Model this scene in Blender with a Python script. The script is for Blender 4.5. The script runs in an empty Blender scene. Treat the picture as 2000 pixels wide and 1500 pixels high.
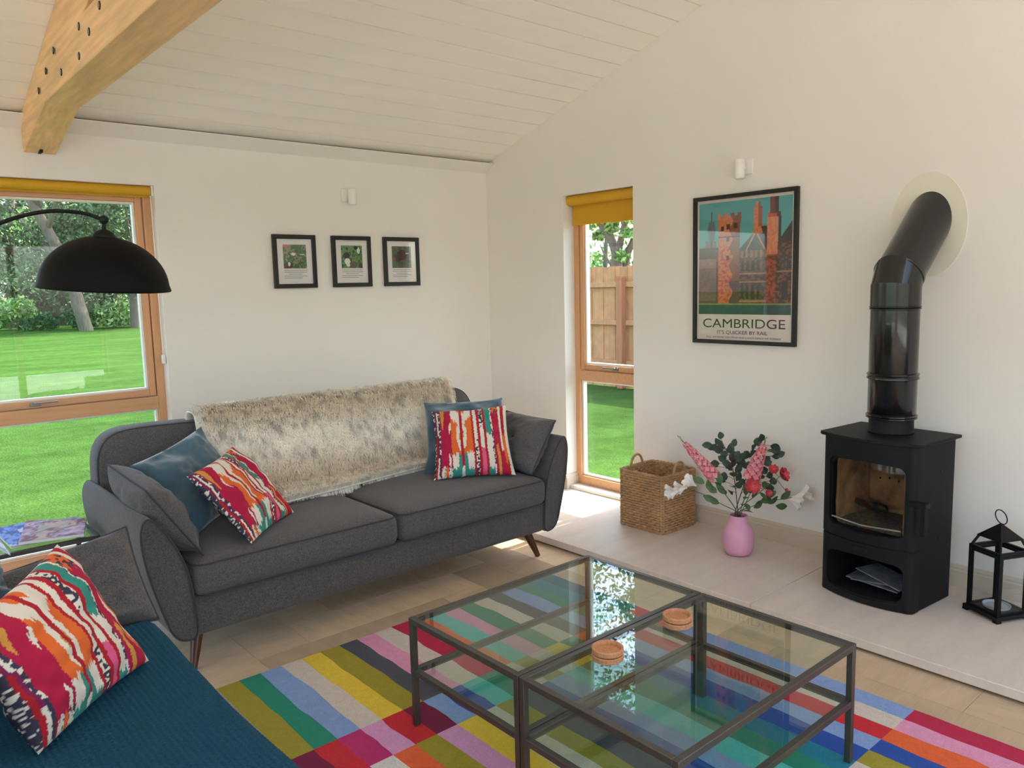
import bpy, math, random
import numpy as np
from mathutils import Vector, Matrix
random.seed(7); rng = np.random.default_rng(7)
scene = bpy.context.scene
COL = scene.collection
# ------------------------------------------------------------------ camera
CAM = Vector((-3.882, -4.718, 1.5)); FPX = 1533.76
YAW, PITCH, ROLL = map(math.radians, (40.945, -7.1426, -1.394))
_f = Vector((math.sin(YAW)*math.cos(PITCH), math.cos(YAW)*math.cos(PITCH), math.sin(PITCH)))
_r = Vector((math.cos(YAW), -math.sin(YAW), 0)); _u = _r.cross(_f)
RT = _r*math.cos(ROLL)+_u*math.sin(ROLL); UP = -_r*math.sin(ROLL)+_u*math.cos(ROLL)
cam_d = bpy.data.cameras.new('camera'); cam = bpy.data.objects.new('camera', cam_d); COL.objects.link(cam)
cam.matrix_world = Matrix(((RT.x, UP.x, -_f.x, CAM.x), (RT.y, UP.y, -_f.y, CAM.y), (RT.z, UP.z, -_f.z, CAM.z), (0, 0, 0, 1)))
cam_d.sensor_width = 36; cam_d.lens = FPX/2000*36; cam_d.clip_end = 500; cam_d.clip_start = .05
scene.camera = cam
def ray(px, py): return RT*((px-1000)/FPX)+UP*(-(py-750)/FPX)+_f
def at(px, py, axis, val):                 # photo pixel -> point on an axis-aligned plane of the room
    d = ray(px, py); return CAM+d*((val-CAM[axis])/d[axis])
def dep(px, py, depth): return CAM+ray(px, py)*depth   # photo pixel -> point at a distance into the room
# ------------------------------------------------------------------ light
world = bpy.data.worlds.new('sky'); scene.world = world; world.use_nodes = True
wn = world.node_tree.nodes; wl = world.node_tree.links
sky = wn.new('ShaderNodeTexSky'); sky.sky_type = 'NISHITA'; sky.sun_disc = False
sky.sun_elevation = math.radians(52); sky.sun_rotation = math.radians(90); sky.dust_density = 2.5; sky.air_density = 1.0; sky.ozone_density = 1.0
wl.new(sky.outputs[0], wn['Background'].inputs[0]); wn['Background'].inputs[1].default_value = .55
sun_d = bpy.data.lights.new('sun', 'SUN'); sun_d.energy = 4.6; sun_d.angle = math.radians(.6); sun_d.color = (1, .94, .84)
sun = bpy.data.objects.new('sun', sun_d); COL.objects.link(sun)
sun.rotation_euler = Vector((.785, .02, 1)).to_track_quat('Z', 'Y').to_euler()
def portal(name, loc, rot, sx, sy):        # marks a glazed opening so that the sky is sampled through it
    d = bpy.data.lights.new(name, 'AREA'); d.shape = 'RECTANGLE'; d.size = sx; d.size_y = sy
    o = bpy.data.objects.new(name, d); COL.objects.link(o); o.location = loc; o.rotation_euler = rot
    d.cycles.is_portal = True
vs = scene.view_settings
vs.view_transform = 'Standard'; vs.look = 'None'; vs.exposure = 1.1; vs.gamma = 1; vs.use_curve_mapping = False
cy = scene.cycles
cy.max_bounces = 14; cy.diffuse_bounces = 8; cy.glossy_bounces = 6; cy.transmission_bounces = 8; cy.transparent_max_bounces = 40
cy.sample_clamp_indirect = 10; cy.caustics_reflective = False; cy.caustics_refractive = False
# ------------------------------------------------------------------ materials
def s2l(c): return tuple((x/255/12.92 if x <= 10 else ((x/255+.055)/1.055)**2.4) for x in c)
MATS = {}
def mat(name, rgb=None, rough=.6, metal=0, var=None, bump=None, attr=False, spec=.5, sheen=0, coat=0, rnd=0):
    """var=(scale xyz, amount)  bump=(scale xyz, strength, distance)  attr: colour from the mesh  rnd: tone differs per object"""
    if name in MATS: return MATS[name]
    m = bpy.data.materials.new(name); m.use_nodes = True; MATS[name] = m
    N = m.node_tree.nodes; L = m.node_tree.links; b = N['Principled BSDF']
    b.inputs['Roughness'].default_value = rough; b.inputs['Metallic'].default_value = metal
    b.inputs['Specular IOR Level'].default_value = spec; b.inputs['Sheen Weight'].default_value = sheen; b.inputs['Coat Weight'].default_value = coat
    if attr:
        a = N.new('ShaderNodeVertexColor'); a.layer_name = 'Col'; out = a.outputs[0]
    else:
        c = N.new('ShaderNodeRGB'); c.outputs[0].default_value = (*s2l(rgb), 1); out = c.outputs[0]
    tc = N.new('ShaderNodeTexCoord')
    def noise(sc, det):
        mp = N.new('ShaderNodeMapping'); mp.inputs['Scale'].default_value = sc if hasattr(sc, '__len__') else (sc,)*3
        L.new(tc.outputs['Object'], mp.inputs[0]); n = N.new('ShaderNodeTexNoise'); n.inputs['Scale'].default_value = 1; n.inputs['Detail'].default_value = det
        L.new(mp.outputs[0], n.inputs[0]); return n.outputs[0]
    if var:
        for sc, am in (var if isinstance(var, list) else [var]):
            r = N.new('ShaderNodeMapRange'); r.inputs['From Min'].default_value = .3; r.inputs['From Max'].default_value = .7
            r.inputs['To Min'].default_value = 1-am; r.inputs['To Max'].default_value = 1+am; L.new(noise(sc, 4), r.inputs[0])
            x = N.new('ShaderNodeVectorMath'); x.operation = 'SCALE'; L.new(out, x.inputs[0]); L.new(r.outputs[0], x.inputs['Scale']); out = x.outputs[0]
    if rnd:
        oi = N.new('ShaderNodeObjectInfo'); r = N.new('ShaderNodeMapRange'); r.inputs['To Min'].default_value = 1-rnd; r.inputs['To Max'].default_value = 1+rnd
        L.new(oi.outputs['Random'], r.inputs[0]); x = N.new('ShaderNodeVectorMath'); x.operation = 'SCALE'
        L.new(out, x.inputs[0]); L.new(r.outputs[0], x.inputs['Scale']); out = x.outputs[0]
    L.new(out, b.inputs['Base Color'])
    if bump:
        bp = N.new('ShaderNodeBump'); bp.inputs['Strength'].default_value = bump[1]; bp.inputs['Distance'].default_value = bump[2]
        L.new(noise(bump[0], 3), bp.inputs['Height']); L.new(bp.outputs[0], b.inputs['Normal'])
    return m
def glass(name, tint=(.97, .985, .975), ior=1.45, rough=0.0):
    m = bpy.data.materials.new(name); m.use_nodes = True; N = m.node_tree.nodes; L = m.node_tree.links
    N.remove(N['Principled BSDF']); t = N.new('ShaderNodeBsdfTransparent'); t.inputs[0].default_value = (*tint, 1)
    g = N.new('ShaderNodeBsdfGlossy'); g.inputs['Roughness'].default_value = rough
    f = N.new('ShaderNodeFresnel'); x = N.new('ShaderNodeMixShader')
    ge = N.new('ShaderNodeNewGeometry'); mr = N.new('ShaderNodeMapRange'); mr.inputs['To Min'].default_value = ior; mr.inputs['To Max'].default_value = 1/ior
    L.new(ge.outputs['Backfacing'], mr.inputs[0]); L.new(mr.outputs[0], f.inputs[0])   # a thin pane reflects alike from either face
    L.new(f.outputs[0], x.inputs[0]); L.new(t.outputs[0], x.inputs[1]); L.new(g.outputs[0], x.inputs[2])
    L.new(x.outputs[0], N['Material Output'].inputs[0]); MATS[name] = m; return m
WALL = mat('wall_paint', (235, 231, 224), .85, var=(1.5, .015), bump=(60, .05, .001))
CEIL = mat('ceiling_paint', (247, 242, 233), .7, var=((1.5, 12, 12), .02))
SKIRT = mat('skirting_paint', (205, 192, 172), .5)
SLAB = mat('limestone', (214, 203, 192), .45, var=[((2, 14, 5), .05), ((30, 60, 30), .03)], bump=(80, .05, .001))
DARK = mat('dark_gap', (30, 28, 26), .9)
OAK = mat('oak_plank', (208, 184, 152), .5, var=[((14, 3, 5), .10), ((120, 10, 40), .06)], rnd=.26, bump=((90, 14, 30), .12, .002))
OAKV = mat('oak_plank_cross', (208, 184, 152), .5, var=[((3, 14, 5), .10), ((10, 120, 40), .06)], rnd=.26, bump=((14, 90, 30), .12, .002))
LARCH = mat('larch_wood', (212, 160, 116), .45, var=[((60, 60, 3), .08)], bump=((120, 120, 6), .05, .001))
LARCHX = mat('larch_wood_rail', (212, 160, 116), .45, var=[((3, 60, 60), .08)])
BEAM = mat('pine_beam', (234, 190, 136), .5, var=[((40, 3, 40), .16), ((9, 1.2, 9), .10)], bump=((50, 5, 50), .1, .002))
WHITEP = mat('white_plastic', (238, 236, 230), .4)
BEAD = mat('white_bead', (240, 238, 232), .5)
BLIND = mat('mustard_blind', (214, 164, 38), .8, var=((200, 200, 200), .05))
SOFA = mat('charcoal_wool', (86, 83, 82), .95, var=[(300, .5), (90, .10)], bump=(420, .35, .002), sheen=.15)
PIPING = mat('charcoal_piping', (62, 62, 66), .9)
WALNUT = mat('walnut_leg', (82, 42, 24), .35, var=((40, 40, 6), .2))
VELVET = mat('blue_velvet', (62, 92, 106), .85, var=[(9, .14), (60, .05)], sheen=.6, bump=(14, .25, .02))
IKAT = mat('ikat_cotton', rough=.9, attr=True, bump=(260, .4, .002))
FUR = mat('spotted_fur', rough=.8, attr=True, sheen=.2)
FURBACK = mat('throw_lining', (226, 220, 212), .9, bump=(80, .3, .004))
WAFFLE = mat('teal_waffle_knit', (30, 74, 94), .95, var=[(300, .2)], spec=.2)
RUGM = mat('wool_rug', rough=.95, attr=True, var=[(330, .16), (40, .05)], bump=(330, .5, .003))
STEEL = mat('dark_bronze_steel', (90, 86, 82), .36, metal=.65)
BLACKM = mat('black_metal', (17, 16, 16), .5, spec=.25, var=((120, 120, 120), .05))
LAMPM = mat('matt_black_shade', (12, 11, 10), .6, spec=.12)
STOVE = mat('stove_black', (22, 22, 24), .55, spec=.2, bump=(300, .08, .001))
FLUE = mat('flue_enamel', (16, 16, 16), .22, coat=.3)
ROSETTE = mat('rosette_plate', (226, 222, 206), .35)
VERM = mat('firebrick', (186, 150, 112), .9, var=[(14, .4), (5, .35)])
ASH = mat('ash', (110, 104, 98), .95, var=(60, .5), bump=(90, .8, .01))
PAPER = mat('paper', (222, 222, 224), .5)
FRAMEB = mat('black_frame', (22, 20, 19), .4)
PRINT = mat('print_ink', rough=.6, attr=True)
MOUNT = mat('mount_card', (236, 233, 232), .7)
INK = mat('black_ink', (40, 32, 30), .6)
GREYINK = mat('grey_ink', (140, 140, 144), .7)
CORK = mat('cork', (196, 140, 98), .85, var=[(160, .18)], bump=(160, .4, .002))
WICKER = mat('wicker', (180, 140, 98), .6, var=[(45, .22), (8, .12)])
PINKC = mat('pink_ceramic', (222, 160, 186), .45)
DISH = mat('pale_dish', (170, 182, 192), .4)
GRASS = mat('lawn', (62, 90, 40), .95, spec=0, var=[((.35, 1.1, 1), .22), (5, .16), (60, .30)], bump=(50, .6, .04))
LEAF = mat('foliage', rough=.6, attr=True, spec=.2)
BARK = mat('bark', (104, 92, 78), .9, var=[((12, 12, 3), .25)], bump=((30, 30, 6), .5, .02))
FENCE = mat('fence_larch', (188, 132, 84), .8, var=[((40, 40, 2), .10), (9, .14)], rnd=.10)
FPOST = mat('fence_post_wood', (166, 104, 66), .8, var=[((40, 40, 3), .15)])
STEM = mat('green_stem', (74, 96, 52), .6); BROWNSTEM = mat('brown_stem', (84, 52, 40), .6)
GLEAF = mat('eucalyptus_leaf', (58, 76, 62), .5, var=(30, .15)); FLEAF = mat('flower_leaf', (74, 100, 56), .5, var=(30, .15))
PET = {'pink': mat('pink_petal', (226, 134, 142), .6, var=(60, .14)), 'coral': mat('coral_petal', (226, 98, 104), .6, var=(60, .14)),
       'white': mat('white_petal', (244, 240, 232), .6), 'tip': mat('green_bud', (150, 166, 92), .6)}
GLASS = glass('window_glass'); TGLASS = glass('table_glass', (.90, .955, .93), 1.5); SGLASS = glass('stove_glass', (.60, .55, .49), 1.6); LGLASS = glass('lantern_glass', (.97, .98, .98))
CHROME = mat('brushed_metal', (150, 146, 140), .35, metal=.9)
# ------------------------------------------------------------------ builders
class G:
    def __init__(s): s.v = []; s.f = []; s.c = []; s.mi = []
    def add(s, vs, fs, col=None, mi=0):
        o = len(s.v); s.v += [tuple(v) for v in vs]; s.f += [tuple(i+o for i in f) for f in fs]; s.mi += [mi]*len(fs)
        if col is not None: s.c += [col]*len(vs) if not isinstance(col, list) else col
        return s
    def box(s, x0, x1, y0, y1, z0, z1, M=None, col=None):
        v = [Vector((x, y, z)) for z in (z0, z1) for y in (y0, y1) for x in (x0, x1)]
        if M: v = [M @ p for p in v]
        return s.add(v, [(0, 2, 3, 1), (4, 5, 7, 6), (0, 1, 5, 4), (2, 6, 7, 3), (0, 4, 6, 2), (1, 3, 7, 5)], col)
    def prism(s, pts, axis, a0, a1, M=None):    # polygon (two other axes in xyz order) pushed along an axis
        def mk(p, a): q = list(p); q.insert(axis, a); return Vector(q)
        n = len(pts); v = [mk(p, a0) for p in pts]+[mk(p, a1) for p in pts]
        if M: v = [M @ p for p in v]
        return s.add(v, [tuple(range(n))[::-1], tuple(range(n, 2*n))]+[(i, (i+1) % n, n+(i+1) % n, n+i) for i in range(n)])
    def tube(s, pts, r, n=8, closed=False, col=None):
        pts = [Vector(p) for p in pts]; m = len(pts); rs = r if hasattr(r, '__len__') else [r]*m
        T = []
        for i in range(m):
            a = pts[(i-1) % m] if (closed or i) else pts[i]; b = pts[(i+1) % m] if (closed or i < m-1) else pts[i]
            T.append((b-a).normalized())
        ref = Vector((0, 0, 1)) if abs(T[0].z) < .9 else Vector((1, 0, 0)); nrm = (ref-T[0]*ref.dot(T[0])).normalized(); vs = []
        for i in range(m):
            nrm = nrm-T[i]*nrm.dot(T[i])
            if nrm.length < 1e-6: nrm = T[i].orthogonal()
            nrm.normalize(); b = T[i].cross(nrm)
            vs += [pts[i]+(nrm*math.cos(6.28319*k/n)+b*math.sin(6.28319*k/n))*rs[i] for k in range(n)]
        fs = [(i*n+k, i*n+(k+1) % n, ((i+1) % m)*n+(k+1) % n, ((i+1) % m)*n+k) for i in range(m if closed else m-1) for k in range(n)]
        if not closed: fs += [tuple(range(n))[::-1], tuple(range((m-1)*n, m*n))]
        return s.add(vs, fs, col)
    def lathe(s, prof, cen=(0, 0, 0), n=32, M=None, col=None):
        c = Vector(cen); vs = []; m = len(prof)
        for r, z in prof:
            for k in range(n):
                p = Vector((r*math.cos(6.28319*k/n), r*math.sin(6.28319*k/n), z))
                vs.append((M @ p if M else p)+c)
        fs = [(i*n+k, i*n+(k+1) % n, (i+1)*n+(k+1) % n, (i+1)*n+k) for i in range(m-1) for k in range(n)]
        if prof[0][0] > 1e-5: fs.append(tuple(range(n))[::-1])
        if prof[-1][0] > 1e-5: fs.append(tuple(range((m-1)*n, m*n)))
        return s.add(vs, fs, col)
    def grid(s, fn, nu, nv, cu=False, colfn=None):
        vs = [fn(i/(nu if cu else nu-1), j/(nv-1)) for j in range(nv) for i in range(nu)]
        fs = [(j*nu+i, j*nu+(i+1) % nu, (j+1)*nu+(i+1) % nu, (j+1)*nu+i) for j in range(nv-1) for i in range(nu if cu else nu-1)]
        return s.add(vs, fs, [colfn(i/(nu-1), j/(nv-1)) for j in range(nv) for i in range(nu)] if colfn else None)
    def obj(s, name, m, parent=None, world=True, smooth=40, bevel=0, seg=2, sub=0, label=None, cat=None, group=None, kind=None, origin=None):
        me = bpy.data.meshes.new(name); v = s.v
        org = Vector(origin) if origin is not None else None
        if org is not None: v = [tuple(Vector(p)-org) for p in v]
        me.from_pydata(v, [], s.f)
        for q in (m if isinstance(m, (list, tuple)) else [m]): me.materials.append(q)
        if any(s.mi): me.polygons.foreach_set('material_index', s.mi)
        if s.c and len(s.c) == len(s.v):
            a = me.color_attributes.new('Col', 'FLOAT_COLOR', 'POINT'); a.data.foreach_set('color', np.array([(*c, 1) for c in s.c], dtype=np.float32).ravel())
        if smooth:
            me.polygons.foreach_set('use_smooth', [True]*len(me.polygons)); me.update(); me.set_sharp_from_angle(angle=math.radians(smooth))
        o = bpy.data.objects.new(name, me); COL.objects.link(o)
        if org is not None: o.location = org
        if parent is not None:
            o.parent = parent
            if world: o.matrix_parent_inverse = base_m(parent).inverted()
        if bevel: b = o.modifiers.new('bevel', 'BEVEL'); b.width = bevel; b.segments = seg; b.limit_method = 'ANGLE'; b.angle_limit = math.radians(50)
        if sub: b = o.modifiers.new('subd', 'SUBSURF'); b.levels = sub; b.render_levels = sub
        return tag(o, label, cat, group, kind)
def base_m(o):
    m = o.matrix_basis.copy()
    return (base_m(o.parent) @ o.matrix_parent_inverse @ m) if o.parent else m
def tag(o, label=None, cat=None, group=None, kind=None):
    for k, v in (('label', label), ('category', cat), ('group', group), ('kind', kind)):
        if v: o[k] = v
    return o
def thing(name, label, cat, loc=(0, 0, 0), rz=0, group=None, kind=None):
    o = bpy.data.objects.new(name, None); COL.objects.link(o); o.location = loc; o.rotation_euler = (0, 0, rz); o.empty_display_size = .05
    return tag(o, label, cat, group, kind)
def B(name, m, b, parent=None, bevel=0, world=True, **k): return G().box(*b).obj(name, m, parent, world=world, bevel=bevel, **k)
def vnoise(x, y, seed=0):
    i, j = math.floor(x), math.floor(y); fx, fy = x-i, y-j
    h = lambda a, b: ((math.sin(a*127.1+b*311.7+seed*74.7)*43758.5453) % 1)
    fx = fx*fx*(3-2*fx); fy = fy*fy*(3-2*fy)
    return (h(i, j)*(1-fx)+h(i+1, j)*fx)*(1-fy)+(h(i, j+1)*(1-fx)+h(i+1, j+1)*fx)*fy
def bez(pts, n=16):     # smooth path through points
    P = [Vector(p) for p in pts]; P = [P[0]*2-P[1]]+P+[P[-1]*2-P[-2]]; out = []
    for i in range(1, len(P)-2):
        for k in range(n):
            t = k/n; out.append(.5*((2*P[i])+(P[i+1]-P[i-1])*t+(2*P[i-1]-5*P[i]+4*P[i+1]-P[i+2])*t*t+(3*P[i]-P[i-1]-3*P[i+1]+P[i+2])*t**3))
    return out+[P[-2]]
# ================================================================== the room
XL, YF, RIDGE = -7.0, -7.2, -3.6; Z0, SL = 2.409, .3216
def cz(y): return Z0+SL*(-y if y > RIDGE else y-2*RIDGE)
W1 = (-4.25, -2.417, .05, 2.106)      # window in the back wall: x0 x1 z0 z1
W2 = (-1.44, -.82, .05, 2.10)         # window in the right wall: y0 y1 z0 z1
fl = B('floor', DARK, (XL, 0, YF, 0, -.12, -.006), kind='structure')
Wp, Np = .232, 4; Lp = Wp*Np; k_ = 0
ox, oy = -2.219, -1.476
for a in range(-40, 41):
    for b in range(-6, 7):
        for kind in (0, 1):
            x0, y0 = ox+a*Wp+b*Lp, oy+a*Wp-b*Lp
            if kind: x0, y0, x1, y1 = x0+Lp, y0+Wp-Lp, x0+Lp+Wp, y0+Wp
            else: x1, y1 = x0+Lp, y0+Wp
            x0, x1, y0, y1 = max(x0, XL), min(x1, -.838), max(y0, YF), min(y1, 0)
            if x1-x0 < .02 or y1-y0 < .02: continue
            g = .0007; G().box(x0+g, x1-g, y0+g, y1-g, -.008, 0).obj('plank', OAKV if kind else OAK, fl, smooth=0, origin=(x0, y0, 0))
# right wall with the narrow window, gable shaped
g = G(); T = .18
def gable(y0, y1, zb):
    ys = [y0]+([RIDGE] if y0 < RIDGE < y1 else [])+[y1]
    g.prism([(y0, zb)]+[(y1, zb)]+[(y, cz(y)+.12) for y in ys[::-1]], 0, 0, T)
gable(W2[1], 0.3, 0); gable(W2[0], W2[1], W2[3]); gable(YF-.3, W2[0], 0); g.box(0, T, W2[0], W2[1], -.1, .05)
g.obj('wall_right', WALL, smooth=0, kind='structure')
g = G(); g.box(XL, W1[0], 0, T, 0, 2.55).box(W1[1], 0, 0, T, 0, 2.55).box(W1[0], W1[1], 0, T, W1[3], 2.55).box(W1[0], W1[1], 0, T, -.1, W1[2])
g.obj('wall_back', WALL, smooth=0, kind='structure')
DX0, DX1, DZ = -6.2, -.9, 2.25        # wide glazed doors behind the camera
g = G(); g.box(XL, DX0, YF-T, YF, 0, 2.55).box(DX1, 0, YF-T, YF, 0, 2.55).box(DX0, DX1, YF-T, YF, DZ, 2.55); g.obj('wall_front', WALL, smooth=0, kind='structure')
LY0, LY1 = -6.4, -.8
g = G()
def gable2(y0, y1, zb):
    ys = [y0]+([RIDGE] if y0 < RIDGE < y1 else [])+[y1]
    g.prism([(y0, zb), (y1, zb)]+[(y, cz(y)+.12) for y in ys[::-1]], 0, XL-T, XL)
gable2(LY1, .3, 0); gable2(LY0, LY1, DZ); gable2(YF-.3, LY0, 0); g.obj('wall_left', WALL, smooth=0, kind='structure')
# ceiling: boards on the slope in view
SKY_Y = (-4.75, -5.95); SKY_X = ((-6.4, -5.2), (-4.8, -3.6), (-3.2, -2.0), (-1.6, -.4))    # unseen roof openings behind the camera, added to brighten the room
g = G(); g.prism([(.4, cz(.4)+.03), (RIDGE, cz(RIDGE)+.03), (RIDGE, cz(RIDGE)+.25), (.4, cz(.4)+.25)], 0, XL-.6, .45)
def slope(y0, y1, x0, x1): g.prism([(y0, cz(y0)), (y1, cz(y1)), (y1, cz(y1)+.25), (y0, cz(y0)+.25)], 0, x0, x1)
slope(RIDGE, SKY_Y[0], XL-.6, .45); slope(SKY_Y[1], YF-.4, XL-.6, .45); xs = [XL-.6]+[v for p in SKY_X for v in p]+[.45]
for i in range(0, len(xs), 2): slope(SKY_Y[0], SKY_Y[1], xs[i], xs[i+1])
ce = g.obj('ceiling', CEIL, smooth=0, kind='structure')
for i, (x0, x1) in enumerate(SKY_X):
    y0, y1 = SKY_Y; G().prism([(y0, cz(y0)+.2), (y1, cz(y1)+.2), (y1, cz(y1)+.21), (y0, cz(y0)+.21)], 0, x0, x1).obj('window_%d' % (i+4), GLASS, smooth=0, kind='structure')  # glazing of the added roof openings, out of view
    portal('portal_roof', ((x0+x1)/2, (y0+y1)/2, cz((y0+y1)/2)+.3), (-math.atan(SL)*-1, 0, 0), x1-x0, (y0-y1)*1.05)
G().prism([(-.012, cz(-.012)+.0064), (RIDGE, cz(RIDGE)+.0064), (RIDGE, cz(RIDGE)+.0295), (-.012, cz(-.012)+.0295)], 0, XL, -.002).obj('groove_shade_sheet', DARK, ce, smooth=0)  # dark sheet above the boards, painting the shade in their grooves
PB = .1485; y = -.012
while y > RIDGE:
    y1 = max(y-PB, RIDGE); gp = .0036
    G().prism([(y-gp, cz(y-gp)), (y-gp, cz(y-gp)+.006), (y1+gp, cz(y1+gp)+.006), (y1+gp, cz(y1+gp))], 0, XL, -.001).obj('ceiling_board', CEIL, ce, smooth=0, origin=(0, y, cz(y))); y -= PB
G().prism([(.005, 2.344), (-.1, 2.404), (-.1, 2.409), (.005, 2.409)], 0, XL, -.001).obj('trim_1', WALL, smooth=0, kind='structure')
G().prism([(-.045, 2.4092), (.005, 2.4092), (.005, cz(.005)-.002), (-.045, cz(-.045)-.001)], 0, XL, -.001).obj('slot_shade_strip', DARK, smooth=0, kind='structure')  # dark strip in the cornice slot, its shade put into the colour
def skirting(name, a, b, n, z, parent=None):
    a, b, n = Vector(a), Vector(b), Vector(n); prof = [(0, 0), (.018, 0), (.018, .078), (.012, .084), (.012, .092), (.005, .105), (0, .106)]
    vs = [Vector((p.x, p.y, z))+Vector((n.x, n.y, 0))*d+Vector((0, 0, h)) for p in (a, b) for d, h in prof]; m = len(prof)
    g = G().add(vs, [tuple(range(m)), tuple(range(m, 2*m))[::-1]]+[(i, m+i, m+(i+1) % m, (i+1) % m) for i in range(m)])
    return g.obj(name, SKIRT, parent, smooth=0, kind=None if parent else 'structure')
skirting('baseboard_right', (0, W2[0]), (0, -7.2), (-1, 0), .05)
bb = skirting('baseboard_corner', (0, 0), (0, W2[1]), (-1, 0), .05)
skirting('reveal_skirting', (.1, W2[1]), (-.018, W2[1]), (0, -1), .05, bb)
skirting('baseboard_back', (W1[1], 0), (-.87, 0), (0, -1), 0)
# hearth of limestone slabs
he = tag(B('hearth', DARK, (-.838, 0, -5.2, 0, -.006, .012), kind='structure'))
for y0, y1 in ((-1.35, 0), (-2.8415, -1.3515), (-4.3, -2.8445), (-5.2, -4.3015)):
    B('hearth_slab', SLAB, (-.865, -.0005, y0, y1, .012, .05), he, bevel=.003)
# ---- windows
def window(name, axis, a0, a1, z0, z1, off, sgn, zt, hinge_handle):
    """frame in a reveal; a = along the wall, off = first face, sgn = outwards"""
    w = thing(name, None, None, (0, 0, 0), kind='structure')
    def bx(nm, m, p0, p1, q0, q1, d0, d1, parent=w, bevel=.003):
        d = sorted((off+sgn*d0, off+sgn*d1))
        b = (p0, p1, d[0], d[1], q0, q1) if axis == 0 else (d[0], d[1], p0, p1, q0, q1)
        return B(nm, m, b, parent, bevel=bevel)
    R = LARCHX if axis == 0 else LARCHX
    bx('frame_jamb', LARCH, a0, a0+.045, z0, z1, 0, .07); bx('frame_jamb', LARCH, a1-.045, a1, z0, z1, 0, .07)
    bx('frame_head', R, a0+.045, a1-.045, z1-.045, z1, 0, .07); bx('frame_sill', R, a0+.045, a1-.045, z0, z0+.06, 0, .07)
    bx('transom', R, a0+.045, a1-.045, zt, zt+.072, -.008, .07)
    # opening sash above
    s0, s1, t0, t1 = a0+.050, a1-.050, zt+.077, z1-.05; k = .036
    sa = bx('sash', LARCH, s0, s0+k, t0, t1, .006, .06); bx('sash_stile', LARCH, s1-k, s1, t0, t1, .006, .06, sa)
    bx('sash_rail', R, s0+k, s1-k, t0, t0+k, .006, .06, sa); bx('sash_rail', R, s0+k, s1-k, t1-k, t1, .006, .06, sa)
    q = .013
    def bead(u0, u1, v0, v1, par):
        bx('glazing_bead', BEAD, u0, u0+q, v0, v1, .02, .055, par, .002); bx('glazing_bead', BEAD, u1-q, u1, v0, v1, .02, .055, par, .002)
        bx('glazing_bead', BEAD, u0+q, u1-q, v0, v0+q, .02, .055, par, .002); bx('glazing_bead', BEAD, u0+q, u1-q, v1-q, v1, .02, .055, par, .002)
    bead(s0+k, s1-k, t0+k, t1-k, sa); bead(a0+.045, a1-.045, z0+.06, zt, w)
    bx('pane', GLASS, s0+k+q*.5, s1-k-q*.5, t0+k+q*.5, t1-k-q*.5, .036, .042, w, 0); bx('pane', GLASS, a0+.045+q*.5, a1-.045-q*.5, z0+.06+q*.5, zt-q*.5, .036, .042, w, 0)
    h = hinge_handle
    hd = bx('handle', CHROME, h-.02, h+.03, zt+.086, zt+.108, -.006, .006); bx('handle_lever', CHROME, h-.005, h+.11, zt+.098, zt+.106, -.022, -.010, hd)
    return w
window('window_1', 0, W1[0], W1[1], W1[2], W1[3], .08, 1, .838, -3.09)
window('window_2', 1, W2[0], W2[1], .075, W2[3], .10, 1, .826, -1.20)
B('trim_2', WHITEP, (.015, .17, W2[0], W2[1], .05, .075), bevel=.003, kind='structure')
B('trim_3', WALL, (W1[0], W1[1], -.01, .08, .02, .055), bevel=.003, kind='structure')
def glazed(name, axis, a0, a1, pos, n):
    w = thing(name, None, None, kind='structure')
    def bx(nm, m, p0, p1, q0, q1, t):
        b = (p0, p1, pos-t, pos+t, q0, q1) if axis == 0 else (pos-t, pos+t, p0, p1, q0, q1)
        return B(nm, m, b, w)
    bx('frame_head', LARCHX, a0, a1, DZ-.07, DZ, .04); st = (a1-a0)/n
    for i in range(n+1): bx('frame_stile', LARCH, a0+i*st-(.04 if i else 0), a0+i*st+(.04 if i < n else 0), 0, DZ-.07, .04)
    for i in range(n): bx('bottom_rail', LARCHX, a0+i*st+.04, a0+(i+1)*st-.04, 0, .09, .03); bx('pane', GLASS, a0+i*st+.04, a0+(i+1)*st-.04, .09, DZ-.07, .006)
glazed('door_1', 0, DX0, DX1, YF-.15, 5); glazed('window_3', 1, LY0, LY1, XL-.15, 5)
hp = math.pi/2
portal('portal_doors', ((DX0+DX1)/2, YF-.25, DZ/2), (hp, 0, 0), DX1-DX0, DZ)
portal('portal_side', (XL-.25, (LY0+LY1)/2, DZ/2), (hp, 0, -hp), LY1-LY0, DZ)
portal('portal_back', ((W1[0]+W1[1])/2, .25, 1.08), (hp, 0, math.pi), W1[1]-W1[0], 2.0)
portal('portal_narrow', (.25, (W2[0]+W2[1])/2, 1.08), (hp, 0, hp), W2[1]-W2[0], 2.0)
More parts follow.
